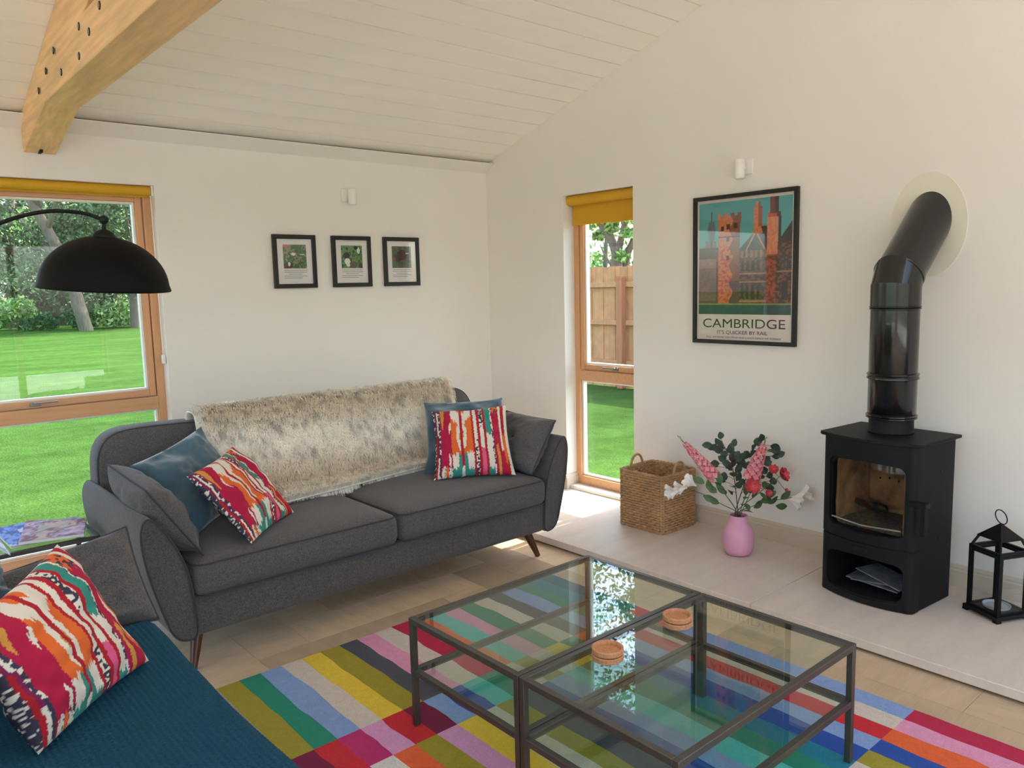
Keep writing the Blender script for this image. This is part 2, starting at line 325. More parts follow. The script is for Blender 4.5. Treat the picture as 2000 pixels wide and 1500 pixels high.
# ---- blinds
def blind(name, label, axis, a0, a1, d, ztop, zbot, r):
    t = thing(name, label, 'blind', ((a0+a1)/2, d, ztop-r) if axis == 0 else (d, (a0+a1)/2, ztop-r))
    P = (lambda a, e, z: (a, d+e, z)) if axis == 0 else (lambda a, e, z: (d+e, a, z))
    G().tube([P(a0+.012, 0, ztop-r), P(a1-.012, 0, ztop-r)], r, 20).obj('roller', BLIND, t)
    sg = 1
    def bb(nm, m, u0, u1, e0, e1, q0, q1):
        lo, hi = P(u0, min(e0, e1), q0), P(u1, max(e0, e1), q1); return B(nm, m, (min(lo[0], hi[0]), max(lo[0], hi[0]), min(lo[1], hi[1]), max(lo[1], hi[1]), q0, q1), t)
    bb('fabric', BLIND, a0+.016, a1-.016, r-.003, r-.001, zbot+.02, ztop-r); bb('bottom_bar', BLIND, a0+.016, a1-.016, r-.007, r+.003, zbot, zbot+.022)
    bb('bracket', WHITEP, a1-.010, a1-.002, -r, r, ztop-2*r-.004, ztop-.001); bb('bracket', WHITEP, a0+.002, a0+.010, -r, r, ztop-2*r-.004, ztop-.001)
    return t
bl = blind('roller_blind', 'mustard yellow roller blind fully rolled up over the wide window', 0, W1[0], W1[1], .045, W1[3], W1[3]-.062, .026)
G().tube([(W1[1]-.014, .03, 2.05), (W1[1]-.014, .028, 1.15)], .0025, 6).obj('chain', WHITEP, bl); B('chain_guide', WHITEP, (W1[1]-.022, W1[1]-.004, .018, .04, 1.10, 1.15), bl, bevel=.003)
blind('roller_blind', 'mustard yellow roller blind pulled a little way down the narrow window', 1, W2[0], W2[1], .05, W2[3], 1.90, .034)
# ---- scissor truss
tr = thing('roof_truss', 'honey coloured pine roof truss with bolts under the boarded ceiling', 'beam', (-2.97, 0, 2.23))
xa, xb = -3.04, -2.895
def rl(y): return 2.231+.238*(-y)
G().prism([(-.002, 2.231), (-1.3, rl(-1.3)), (RIDGE, rl(-1.3)+.3216*2.3), (RIDGE, cz(RIDGE)-.002), (-.002, Z0-.002)], 0, xa, xb).obj('rafter', BEAM, tr, smooth=0, bevel=.004)
G().prism([(RIDGE, rl(-1.3)+.3216*2.3), (YF+1.3, rl(-1.3)), (YF+.002, 2.231), (YF+.002, Z0-.002), (RIDGE, cz(RIDGE)-.002)], 0, xa, xb).obj('rafter', BEAM, tr, smooth=0, bevel=.004)
G().prism([(-.575, 2.368), (YF+.575, 2.368), (YF+1.33, 2.551), (-1.33, 2.551)], 0, xa-.005, xb+.005).obj('tie_beam', BEAM, tr, smooth=0, bevel=.004)
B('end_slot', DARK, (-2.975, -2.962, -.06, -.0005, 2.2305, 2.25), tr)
for (zx, zy) in ((790, 45), (628, 208), (708, 250), (428, 397), (630, 440), (490, 565), (368, 557), (312, 710)):
    p = at(zx/4, zy/4, 0, xa); M = Matrix.Rotation(-hp, 4, 'Y')
    o = G().lathe([(0, .004), (.010, .004), (.010, .0)], (xa-.005, p.y, p.z), 16, M).obj('bolt', CHROME, tr)
    G().lathe([(.0105, .0015), (.015, .0015), (.015, 0), (.0105, 0)], (xa-.005, p.y, p.z), 16, M).obj('bolt_hole_rim', DARK, o)
# ================================================================== garden
gd = G().box(-90, 90, -80, 120, -.5, -.06).obj('lawn', GRASS, smooth=0, kind='structure')
g = G().box(-14, 6, -13, YF-.3, -.3, -.03).box(-14, XL-.3, YF-.3, 1.5, -.3, -.03).obj('bounce_paving', mat('pale_bounce_paving', (236, 230, 220), .8, var=(3, .06)), smooth=0, kind='structure')  # unseen pale paving, added to bounce light through the doors
# ================================================================== seating
def rbox(x0, x1, y0, y1, z0, z1, r, crown=0, nx=20, ny=14):
    """soft upholstered block: rounded box with a crowned top, as a superellipsoid-like lattice"""
    g = G(); cx_, cy_, cz_ = (x0+x1)/2, (y0+y1)/2, (z0+z1)/2; hx, hy, hz = (x1-x0)/2, (y1-y0)/2, (z1-z0)/2
    def sh(p):
        q = Vector((max(-hx+r, min(hx-r, p.x)), max(-hy+r, min(hy-r, p.y)), max(-hz+r, min(hz-r, p.z)))); d = p-q
        if d.length > 1e-9: p = q+d.normalized()*r
        w = max(0, 1-(p.x/hx)**4)*max(0, 1-(p.y/hy)**4)
        return Vector((p.x+cx_, p.y+cy_, p.z+cz_+(crown*w if p.z > 0 else 0)))
    def lin(h, n):      # denser near the rounded ends
        e = [-h, -h+r*.15, -h+r*.45, -h+r]; k = [(-h+r)+(2*h-2*r)*i/n for i in range(1, n)]
        return e+k+[-t for t in e[::-1]]
    X, Y, Z = lin(hx, nx), lin(hy, ny), lin(hz, 3)
    def face(A, Bv, mk):
        g.add([sh(mk(a, b)) for b in Bv for a in A], [(j*len(A)+i, j*len(A)+i+1, (j+1)*len(A)+i+1, (j+1)*len(A)+i) for j in range(len(Bv)-1) for i in range(len(A)-1)])
    face(X, Y, lambda a, b: Vector((a, b, hz))); face(Y, X, lambda a, b: Vector((b, a, -hz)))
    face(X, Z, lambda a, b: Vector((a, -hy, b))); face(Z, X, lambda a, b: Vector((b, hy, a)))
    face(Y, Z, lambda a, b: Vector((hx, a, b))); face(Z, Y, lambda a, b: Vector((-hx, b, a)))
    return g
ARM = [(.93, .152), (.995, .155), (1.03, .19), (1.05, .25), (1.075, .34), (1.10, .44), (1.115, .53), (1.12, .60), (1.112, .65), (1.093, .673), (1.068, .662), (1.03, .605), (.985, .52), (.955, .43), (.94, .32)]
def smooth_poly(P, n=3):
    for _ in range(n-1):
        P = [q for i in range(len(P)) for q in (tuple(.75*a+.25*b for a, b in zip(P[i], P[(i+1) % len(P)])), tuple(.25*a+.75*b for a, b in zip(P[i], P[(i+1) % len(P)])))]
    return P
def make_sofa(label, loc, rz, hw, nseat, arm_front=0.0, arm_low=0.0, group=None):
    """local frame: x along the width, -y to the front, origin on the floor under the middle; front at y=-.50"""
    t = thing('sofa', label, 'sofa', loc, rz, group); k = hw-1.12
    rbox(-.96-k, .96+k, -.475, .40, .152, .325, .03).obj('base', SOFA, t, world=False)
    e = [-.945-k+i*(1.89+2*k)/nseat for i in range(nseat+1)]
    for i in range(nseat):
        s = rbox(e[i]+.003, e[i+1]-.003, -.515, .20, .315, .462, .045, .022).obj('seat_cushion', SOFA, t, world=False)
        for zz in (.452, .325):
            x0, x1, y0, y1, r = e[i]+.006, e[i+1]-.006, -.512, .18, .045; pts = []
            for cx_, cy_, a0 in ((x1-r, y0+r, -90), (x1-r, y1-r, 0), (x0+r, y1-r, 90), (x0+r, y0+r, 180)):
                pts += [(cx_+r*math.cos(math.radians(a0+q*18)), cy_+r*math.sin(math.radians(a0+q*18)), zz) for q in range(6)]
            G().tube(pts, .0035, 6, closed=True).obj('piping', PIPING, s, world=False)
    for sg in (-1, 1):
        pr = smooth_poly([(sg*(u+k), z if z < .3 else .3+(z-.3)*(1-arm_low)) for u, z in ARM], 3)
        if sg < 0: pr = pr[::-1]
        n = len(pr); g = G(); cu, cz_ = sum(p[0] for p in pr)/n, sum(p[1] for p in pr)/n
        rows = [(-.478+arm_front, .90), (-.490+arm_front, .955), (-.488+arm_front, .985), (-.475+arm_front, 1), (-.2, 1), (.1, 1), (.38, 1), (.40, .97)]
        vs = [(cu+(p[0]-cu)*s, y, cz_+(p[1]-cz_)*s) for y, s in rows for p in pr]
        fs = [(j*n+i, (j+1)*n+i, (j+1)*n+(i+1) % n, j*n+(i+1) % n) for j in range(len(rows)-1) for i in range(n)]
        g.add(vs, fs+[tuple(range(n)), tuple(range((len(rows)-1)*n, len(rows)*n))[::-1]])
        a = g.obj('arm', SOFA, t, world=False, smooth=60)
        G().tube([(cu+(p[0]-cu)*.985, -.490+arm_front, cz_+(p[1]-cz_)*.985) for p in pr], .004, 6, closed=True).obj('piping', PIPING, a, world=False)
    # back, leaning, with rounded top corners and a gentle dip
    hb = 1.075+k
    out = [(-hb+.02, .30), (hb-.02, .30), (hb+.005, .5), (hb, .74), (hb-.02, .82), (hb-.065, .872), (hb-.14, .893), (hb-.35, .892), (hb-.65, .876), (0, .868), (-hb+.65, .876), (-hb+.35, .892), (-hb+.14, .893), (-hb+.065, .872), (-hb+.02, .82), (-hb, .74), (-hb-.005, .5)]
    out = smooth_poly(out, 3); n = len(out); cm = .6
    lean = lambda z: .22+(z-.3)*.17
    rows = [(-.01, .93), (-.006, .975), (.004, .992), (.02, 1), (.11, 1), (.13, .985), (.137, .95)]
    vs = [(p[0]*(1-(1-s)*.35), lean(cm+(p[1]-cm)*s)+dy, cm+(p[1]-cm)*s) for dy, s in rows for p in out]
    fs = [(j*n+i, j*n+(i+1) % n, (j+1)*n+(i+1) % n, (j+1)*n+i) for j in range(len(rows)-1) for i in range(n)]
    g = G().add(vs, fs+[tuple(range(n))[::-1], tuple(range((len(rows)-1)*n, len(rows)*n))]); b = g.obj('backrest', SOFA, t, world=False, smooth=60)
    G().tube([(p[0]*.994, lean(p[1]*.985+.01)-.004, cm+(p[1]-cm)*.98) for p in out if p[1] > .36], .004, 6).obj('piping', PIPING, b, world=False)
    for sx in (-1, 1):
        for yy in (-.37, .32):
            p0 = Vector((sx*(.90+k), yy, .153)); p1 = Vector((sx*(.945+k), yy+(-.05 if yy < 0 else .05), .001))
            G().tube([p0, p0.lerp(p1, .5), p1], [.026, .021, .0135], 14).obj('leg', WALNUT, t, world=False)
    return t
CX = -1.965
sofa1 = make_sofa('long charcoal wool sofa with flared arms under the three small pictures', (CX, -1.185, 0), 0, 1.12, 2)
sofa2 = make_sofa('charcoal sofa in the near corner beneath a teal throw', (-3.722, -2.93, 0), math.pi/2, 1.02, 2, .16, .25)
def pillow(name, label, cor, thick, m, group, colfn=None, n=44, pinch=.07, wr=.006, seed=1, piping=None, button=None, cat='cushion'):
    """square cushion between four corner points 00,10,11,01"""
    P = [Vector(c) for c in cor]; cen = sum(P, Vector())/4
    nr = (P[1]-P[0]+P[2]-P[3]).cross(P[3]-P[0]+P[2]-P[1]).normalized()
    g = G(); idx = {}
    def pos(i, j, side):
        u, v = 2*i/n-1, 2*j/n-1
        uu = u*(1-pinch*(1-v*v)*abs(u)**3); vv = v*(1-pinch*(1-u*u)*abs(v)**3)
        a, b = (uu+1)/2, (vv+1)/2
        p = P[0]*(1-a)*(1-b)+P[1]*a*(1-b)+P[2]*a*b+P[3]*(1-a)*b
        h = thick/2*((1-abs(u)**2.6)*(1-abs(v)**2.6))**.55
        if button: h *= 1-.55*math.exp(-((u/.16)**2+(v/.16)**2))
        w = (vnoise(u*2.2+7, v*2.2, seed)-.5)*2*wr*3+(vnoise(u*6, v*6, seed+3)-.5)*2*wr
        return p+nr*side*(h+w*min(1, h/thick*4))
    vs, cs = [], []
    for side in (1, -1):
        for j in range(n+1):
            for i in range(n+1):
                edge = i in (0, n) or j in (0, n)
                if side < 0 and edge: idx[side, i, j] = idx[1, i, j]; continue
                idx[side, i, j] = len(vs); vs.append(pos(i, j, side))
                if colfn: cs.append(colfn(i/n, j/n, side))
    fs = []
    for side in (1, -1):
        for j in range(n):
            for i in range(n):
                q = (idx[side, i, j], idx[side, i+1, j], idx[side, i+1, j+1], idx[side, i, j+1]); fs.append(q if side > 0 else q[::-1])
    g.add(vs, fs, cs if colfn else None)
    t = thing(name, label, cat, cen, group=group)
    body = g.obj('cover', m, t, smooth=80)
    if piping:
        ring = [pos(i, 0, 1) for i in range(n)]+[pos(n, j, 1) for j in range(n)]+[pos(n-i, n, 1) for i in range(n)]+[pos(0, n-j, 1) for j in range(n)]
        G().tube(ring, .004, 6, closed=True).obj('piping', piping, t)
    if button:
        G().lathe([(0, .006), (.008, .004), (.011, 0), (.008, -.003)], pos(n//2, n//2, 1), 16, nr.to_track_quat('Z', 'Y').to_matrix().to_4x4()).obj('button', PIPING, t)
    return t
K = {k: s2l(v) for k, v in dict(cr=(176, 14, 62), rd=(176, 20, 34), orr=(226, 104, 40), cm=(226, 218, 202), te=(52, 140, 128), dk=(58, 54, 72), pk=(222, 92, 134), mu=(206, 146, 62), pu=(128, 26, 76)).items()}
def ikat(u, v, side):
    j = (vnoise(v*110, u*4, 5)-.5)*.011+(vnoise(v*5, 2, 8)-.5)*.010; x = u+j           # feathered stripe edges
    zj = v+(vnoise(u*90, 3, 2)-.5)*.07                                             # combed ends
    dash = vnoise(v*52, u*60, 4) > .5
    if side < 0: return K['dk'] if vnoise(v*44, u*44, 3) > .34 else K['cm']
    if x < .022: return K['dk'] if vnoise(v*60, u*60, 3) > .3 else K['cm']
    if x < .046: return K['pu'] if vnoise(v*4, 1, 6) > .45 else K['rd']
    if x < .066: return K['cm'] if vnoise(v*6, 2, 9) > .45 else K['pu']
    if x < .088: return K['dk'] if vnoise(v*46, u*20, 3) > .36 else K['cm']
    if x < .235:
        if zj < .12: return K['rd'] if x < .10 else (K['cm'] if x < .135 else (K['orr'] if .15 < x < .185 else (K['dk'] if dash else K['cm'])))
        if .10 < x < .15 and zj > .62 and abs(x-.125) < (zj-.6)*.09: return K['mu']
        if .19 < x < .215 and (.14 < zj < .3): return K['cm']
        if .205 < x and .62 < zj < .74: return K['cm']
        return K['cr']
    if x < .50:
        c = abs(x-.365)
        if c < .017: return K['rd'] if zj > .2 else (K['cm'] if zj < .1 else K['cr'])
        if zj > .93: return K['orr'] if c < .055 else K['cm']
        if zj > .84: return K['cm']
        if zj > .70: return K['cm'] if c < .13*(zj-.66)/.18 else K['orr']
        if zj > .30:
            d = abs(zj-.55)
            if c < .030 and d < .05: return K['mu']
            if c < .062-.25*max(0, d-.08) and d < .2: return K['cm']
            return K['orr']
        if zj > .09: return K['te'] if c < .05+.2*max(0, .3-zj)*.2 else K['cm']
        return K['te']
    if x < .525: return K['rd']
    if x < .565: return K['cm'] if (zj > .5 or dash) else K['dk']
    if x < .60: return K['rd']
    if x < .65:
        if zj < .36: return K['pk']
        return K['dk'] if (zj > .62 and dash) else K['cm']
    if x < .68: return K['rd']
    if x < .75: return K['te'] if (zj > .52 or zj < .07) else K['cm']
    if x < .77: return K['cm'] if dash else K['dk']
    if x < .87:
        if zj > .86: return K['dk'] if dash else K['orr']
        if .80 < x < .835 and zj < .38: return K['mu']
        return K['cr']
    if x < .90: return K['cm'] if zj > .3 else K['cr']
    if x < .95: return K['orr'] if .15 < zj < .55 else K['rd']
    return K['cm']
CG = 'loose cushions on the sofas'
pillow('cushion', 'charcoal cushion leaning on the left arm of the long sofa', [(-2.85, -1.645, .475), (-2.86, -1.16, .50), (-3.055, -1.17, .80), (-3.035, -1.615, .765)], .16, SOFA, CG, seed=3, piping=PIPING, pinch=.04)
pillow('cushion', 'charcoal buttoned cushion against the right arm of the long sofa', [(-1.085, -1.22, .50), (-1.10, -1.655, .485), (-.885, -1.625, .75), (-.88, -1.20, .76)], .14, SOFA, CG, seed=4, piping=PIPING, button=True, pinch=.04)
pillow('cushion', 'dusty blue velvet cushion leaning into the left corner of the long sofa', [(-2.80, -1.42, .487), (-2.47, -1.14, .52), (-2.616, -1.045, .885), (-2.985, -1.23, .79)], .13, VELVET, CG, seed=5, wr=.008)
pillow('cushion', 'ikat striped cushion tilted in front of the blue velvet cushion', [(-2.669, -1.68, .485), (-2.346, -1.395, .489), (-2.531, -1.205, .805), (-2.843, -1.49, .765)], .13, IKAT, CG, ikat, n=160, seed=6)
pillow('cushion', 'blue velvet cushion mostly hidden behind the upright ikat cushion', [(-1.50, -1.23, .487), (-1.09, -1.49, .50), (-.985, -1.29, .86), (-1.36, -1.04, .85)], .12, VELVET, CG, seed=7, wr=.008)
pillow('cushion', 'ikat striped cushion upright at the right end of the long sofa', [(-1.545, -1.375, .487), (-1.165, -1.60, .487), (-1.054, -1.40, .835), (-1.395, -1.165, .815)], .13, IKAT, CG, ikat, n=160, seed=8)
pillow('cushion', 'charcoal cushion at the window end of the near sofa', [(-3.60, -2.14, .475), (-3.178, -2.167, .475), (-3.205, -1.985, .745), (-3.60, -1.97, .665)], .13, SOFA, CG, seed=9, piping=PIPING, pinch=.05, wr=.009)
pillow('cushion', 'large ikat striped cushion lying on the teal throw', [(-3.625, -2.80, .50), (-3.305, -2.50, .50), (-3.479, -2.40, .85), (-3.745, -2.79, .82)], .13, IKAT, CG, ikat, n=180, seed=10)
pillow('cushion', 'blue velvet cushion cut off by the left photo edge', [at(48, 1195, 1, -2.34)+Vector((-.36, -.22, 0)), at(48, 1195, 1, -2.34), at(-6, 1078, 1, -2.24), at(-6, 1078, 1, -2.24)+Vector((-.36, -.22, 0))], .12, VELVET, CG, seed=11, wr=.008)
# ---- spotted fur throw over the sofa back
def fur_col(u, v):
    band = .5+.5*math.sin(v*19+1.2*vnoise(u*3, v*3, 1)+.8)
    c = np.array(s2l((224, 208, 182)))*(1-band)+np.array(s2l((248, 242, 230)))*band
    n = vnoise(u*72+2*vnoise(u*8, v*8, 3), v*44, 9)
    if n > .68 and vnoise(u*9, v*9, 4) > .25: c = c*.66
    if u < .02 or v > .985: c = np.array(s2l((232, 226, 214)))
    return tuple(c*(.92+.3*vnoise(u*60, v*60, 2)))
def drape(u, v):    # v: 0 behind the back .. 1 front edge on the seat
    x = -2.60+u*1.52+(.10*(v-.6) if v > .6 else 0)*(1-u)
    path = [(-.76, .52), (-.775, .80), (-.80, .905), (-.86, .925), (-.915, .905), (-.945, .80), (-.985, .62), (-1.01, .51), (-1.06-.22*(1-u), .495)]
    s = v*(len(path)-1); i = min(int(s), len(path)-2); t = s-i
    p0, p1 = path[max(i-1, 0)], path[i]; p2, p3 = path[i+1], path[min(i+2, len(path)-1)]
    cr = lambda a, b, c, d: .5*(2*b+(c-a)*t+(2*a-5*b+4*c-d)*t*t+(3*b-a-3*c+d)*t**3)
    yy, zz = cr(p0[0], p1[0], p2[0], p3[0]), cr(p0[1], p1[1], p2[1], p3[1])
    w = (vnoise(u*5, v*4, 12)-.5)*.018
    return Vector((x+w*.5, yy-.004+w*.6, zz+.006+abs(w)*.5))
th = thing('fur_throw', 'cream faux fur throw with brown spots over the sofa back', 'throw', (-1.84, -.86, .9))
g = G().grid(drape, 70, 70, colfn=fur_col); o = g.obj('hide', FUR, th, smooth=80)
sm = o.modifiers.new('solid', 'SOLIDIFY'); sm.thickness = .006; sm.offset = 1
vs, fs, cs = [], [], []
for _ in range(60000):
    u, v = random.random(), .12+.88*random.random(); p = drape(u, v); e = .01
    tv = (drape(u, min(1, v+e))-drape(u, max(0, v-e))).normalized(); tu = (drape(min(1, u+e), v)-drape(max(0, u-e), v)).normalized(); nn = tu.cross(tv).normalized()
    if nn.y > 0 and v > .45: nn = -nn
    if nn.z < 0 and .3 < v <= .45: nn = -nn
    d = (nn*.55+tv*(.8+.4*random.random())+tu*random.uniform(-.5, .5)).normalized(); Lh = .024+.024*random.random(); sd = tu*.0013
    if v > .96: Lh *= 1.5
    mid = p+nn*Lh*.45+d*Lh*.35; tip = p+d*Lh+nn*Lh*.12
    b = len(vs); vs += [p-sd, p+sd, mid-sd*.8, mid+sd*.8, tip]; fs += [(b, b+1, b+3, b+2), (b+2, b+3, b+4)]; c = fur_col(u, v); cs += [c]*5
g = G(); g.add(vs, fs, cs); g.obj('fur', FUR, th, smooth=0, kind='stuff')
# ---- teal waffle throw on the near sofa
def waffle():
    x0, x1, y0, y1, q = -4.04, -3.192, -3.86, -2.20, .0140; sub = 4
    prof = []; d = -(.84)     # distance measured from the front edge inwards
    nx = int((x1-x0+.30)/q*sub); ny = int((y1-y0)/q*sub)
    def top(s, y):            # s: 0 at the back .. along the seat, over the front edge, down
        L1 = x1-x0-.05; sag = .012*math.sin(y*5)+.006*vnoise(s*6, y*6, 3); r = .045
        far = max(0, (y-(-2.30))/.10); drop = .0
        if s < L1: p, n = Vector((x0+s, y, .492+sag*.4)), Vector((0, 0, 1))
        elif s < L1+r*1.5708: a = (s-L1)/r; p, n = Vector((x0+L1+r*math.sin(a)+sag*.3, y, .492+sag*.4-r+r*math.cos(a))), Vector((math.sin(a), 0, math.cos(a)))
        else: p, n = Vector((x0+L1+r+sag*.3+.01*math.sin(y*9), y, .492-r-(s-L1-r*1.5708)+sag*.4)), Vector((1, 0, 0))
        return p, n
    S = x1-x0+.16; nx = int(S/q*sub); vs = []
    for j in range(ny+1):
        y = y0+(y1-y0)*j/ny
        for i in range(nx+1):
            s = S*i/nx; p, n = top(s, y); k = max(abs(math.sin(math.pi*s/q)), 0)*max(abs(math.sin(math.pi*y/q)), 0)
            vs.append(p-n*.0066*k**.7)
    fs = [(j*(nx+1)+i, j*(nx+1)+i+1, (j+1)*(nx+1)+i+1, (j+1)*(nx+1)+i) for j in range(ny) for i in range(nx)]
    return G().add(vs, fs)
waffle().obj('waffle_throw', WAFFLE, smooth=180, label='dark teal waffle knit throw spread over the near sofa seat', cat='throw')
# ================================================================== rug, tables
RC = {k: s2l(v) for k, v in dict(ol=(158, 146, 44), gr=(34, 136, 112), lb=(132, 160, 208), be=(206, 196, 184), ye=(226, 194, 62), ch=(78, 80, 92), pk=(220, 150, 184), cr=(184, 34, 74), orr=(226, 100, 52), tq=(80, 190, 186),
    tb=(24, 124, 150), dt=(24, 98, 128), bu=(122, 22, 62), rd=(200, 38, 48), mg=(186, 44, 106), li=(214, 152, 196), ry=(36, 78, 162), wh=(214, 210, 204)).items()}
ROWS = [(-1.84, -2.46, 'ol gr lb be ye ol ch pk be cr orr tq pk gr be ch lb gr tb dt'), (-2.46, -2.666, 'bu rd mg li rd bu lb ry tq gr be ol be ye gr orr be rd pk rd'),
        (-2.666, -3.686, 'ol mg wh orr ol li ye be ol ch ry lb tq gr tb ry lb rd be lb'), (-3.686, -4.24, 'lb pk be cr ye gr ch tq rd ol be lb gr ye be ol ry orr pk cr')]
g = G(); RX0, RX1, nc = -2.905, -1.18, 20; cw = (RX1-RX0)/nc; zt = .011
for ri, (ya, yb, cs_) in enumerate(ROWS):
    cs_ = cs_.split(); m = max(4, int((ya-yb)/.03))
    edge = lambda c, t: RX0+c*cw+(0 if c in (0, nc) else math.sin(t*math.pi)*.006*math.sin(c*2.3+ri)+math.sin(t*math.pi)*(vnoise(t*7+c*3, ri*5, 2)-.5)*.012)
    for c in range(nc):
        vs = []
        for k in range(m+1):
            t = k/m; yy = ya+(yb-ya)*t; rip = .0012*math.sin(yy*31+c*.4)*math.sin(yy*7)
            vs += [(edge(c, t), yy, zt+rip), (edge(c+1, t), yy, zt+rip)]
        g.add(vs, [(2*k, 2*k+2, 2*k+3, 2*k+1) for k in range(m)], RC[cs_[c]])
base = s2l((170, 160, 140)); g.box(RX0-.002, RX1+.002, -4.242, -1.838, .001, .0098, col=base)
g.obj('rug', RUGM, smooth=0, label='wool rug patterned in bright multicoloured stripe blocks', cat='rug', origin=(-2.04, -3.04, 0))
def coffee_table(label, y0, y1):
    x0, x1, H, s = -2.50, -1.622, .397, .020
    t = thing('coffee_table', label, 'table', ((x0+x1)/2, (y0+y1)/2, .012), group='pair of glass coffee tables')
    for x in (x0, x1-s):
        for y in (y0, y1-s): B('leg', STEEL, (x, x+s, y, y+s, .012, H), t, bevel=.0015)
    for nm, z in (('top', H-s), ('shelf', .197)):
        for y in (y0, y1-s): B(nm+'_rail', STEEL, (x0+s, x1-s, y, y+s, z, z+s), t, bevel=.0015)
        for x in (x0, x1-s): B(nm+'_rail', STEEL, (x, x+s, y0+s, y1-s, z, z+s), t, bevel=.0015)
        B(nm+'_glass', TGLASS, (x0+s+.001, x1-s-.001, y0+s+.001, y1-s-.001, z+s-.007, z+s-.001), t)
    return t
coffee_table('steel framed glass coffee table nearer the long sofa', -3.118, -2.562)
coffee_table('steel framed glass coffee table farther from the sofa holding two cork coasters', -3.680, -3.122)
for i, (px, py, lab) in enumerate(((1187, 1279, 'round cork coaster dish stacked in two at the middle of the table edge'), (1323, 1214, 'round cork coaster dish pair near the stove side of the table'))):
    p = at(px, py, 2, .41); p.y = min(p.y, -3.20)
    t = thing('cork_coaster', lab, 'coaster', (p.x, p.y, .397), group='cork coasters on the glass table')
    for k, z in enumerate((.397, .417)):
        G().lathe([(0, z+.001), (.043, z+.001), (.047, z+.004), (.0475, z+.017), (.0455, z+.0192), (.0410, z+.0192), (.0395, z+.017), (.0385, z+.006), (0, z+.0055)], (p.x, p.y, 0), 40).obj('cork_dish', CORK, t)
# ================================================================== stove and flue
SR = math.radians(-5); SP = Vector((-.295, -3.195, .05))     # local: -x is the front, y towards the window
st = thing('wood_stove', 'matt black wood burning stove with bowed glass door on the hearth', 'stove', SP, SR)
hw, fx, bx_ = .215, -.185, .150
def plan(h, ins=0, bow=.035, f=fx, b=bx_, r=.035):
    pts = []
    for k in range(13): s = -1+k/6; pts.append((f-bow*(1-s*s)+ins, s*(h-r)))
    pts = [(f+ins+r*(1-math.cos(math.radians(a))), -(h-r)-r*math.sin(math.radians(a))) for a in range(75, 0, -15)]+pts+[(f+ins+r*(1-math.cos(math.radians(a))), (h-r)+r*math.sin(math.radians(a))) for a in range(15, 90, 15)]
    return [(b, -h)]+pts+[(b, h)]
def rrect(y0, y1, z0, z1, r, bowt=0, n=6):
    o = []
    for cy_, cz_, a0 in ((y1-r, z0+r, -90), (y1-r, z1-r, 0), (y0+r, z1-r, 90), (y0+r, z0+r, 180)):
        o += [(cy_+r*math.cos(math.radians(a0+90*k/n)), cz_+r*math.sin(math.radians(a0+90*k/n))) for k in range(n+1)]
    out = []
    for y, z in o:
        w = 1-((y-(y0+y1)/2)/((y1-y0)/2))**2; out.append((y, z+bowt*w*(1 if z > (z0+z1)/2 else -1)))
    return out
def boolean(o, cutter):
    m = o.modifiers.new('cut', 'BOOLEAN'); m.operation = 'DIFFERENCE'; m.object = cutter; m.solver = 'EXACT'
def bake(o, cut):       # apply the cuts so that no helper objects stay in the scene
    bpy.context.view_layer.update(); dg = bpy.context.evaluated_depsgraph_get(); me = bpy.data.meshes.new_from_object(o.evaluated_get(dg))
    o.modifiers.clear(); o.data = me; me.polygons.foreach_set('use_smooth', [True]*len(me.polygons)); me.set_sharp_from_angle(angle=math.radians(35))
    for c in cut: bpy.data.objects.remove(c, do_unlink=True)
def dense(y0, y1, z0, z1, r, bowt):
    P = rrect(y0, y1, z0, z1, r, 0, 6); Q = []
    for i in range(len(P)):
        a, b = P[i], P[(i+1) % len(P)]; d = math.dist(a, b); k = max(1, int(d/.03)); Q += [(a[0]+(b[0]-a[0])*q/k, a[1]+(b[1]-a[1])*q/k) for q in range(k)]
    return [(y, z+bowt*(1-((y-(y0+y1)/2)/((y1-y0)/2))**2)*(1 if z > (z0+z1)/2 else -1)*min(1, abs(z-(z0+z1)/2)/((z1-z0)/2)*1.0)) for y, z in Q]
def frontplate(name, z0, z1, hole, bowt, th, proud):
    o = G().prism(plan(hw+.002, -proud, b=fx+.06), 2, z0, z1).obj(name, STOVE, st, world=False)
    c = G().prism(dense(*hole, bowt), 0, fx-.2, fx+.2).obj('cutter', STOVE, st, world=False); boolean(o, c); bake(o, [c]); return o
body = G().prism(plan(hw), 2, .004, .735).obj('body', STOVE, st, world=False)
c1 = G().prism(dense(-.172, .165, .325, .635, .03, .012), 0, fx-.2, bx_-.03).obj('cutter', VERM, st, world=False)
c2 = G().prism(dense(-.175, .175, .05, .215, .03, .012), 0, fx-.2, bx_-.03).obj('cutter', STOVE, st, world=False)
boolean(body, c1); boolean(body, c2); bake(body, [c1, c2])
door = frontplate('door', .285, .735, (-.184, .174, .335, .650, .035), .012, .03, .008)
plinth = frontplate('log_store_front', .004, .276, (-.178, .178, .045, .205, .032), .014, .03, .006)
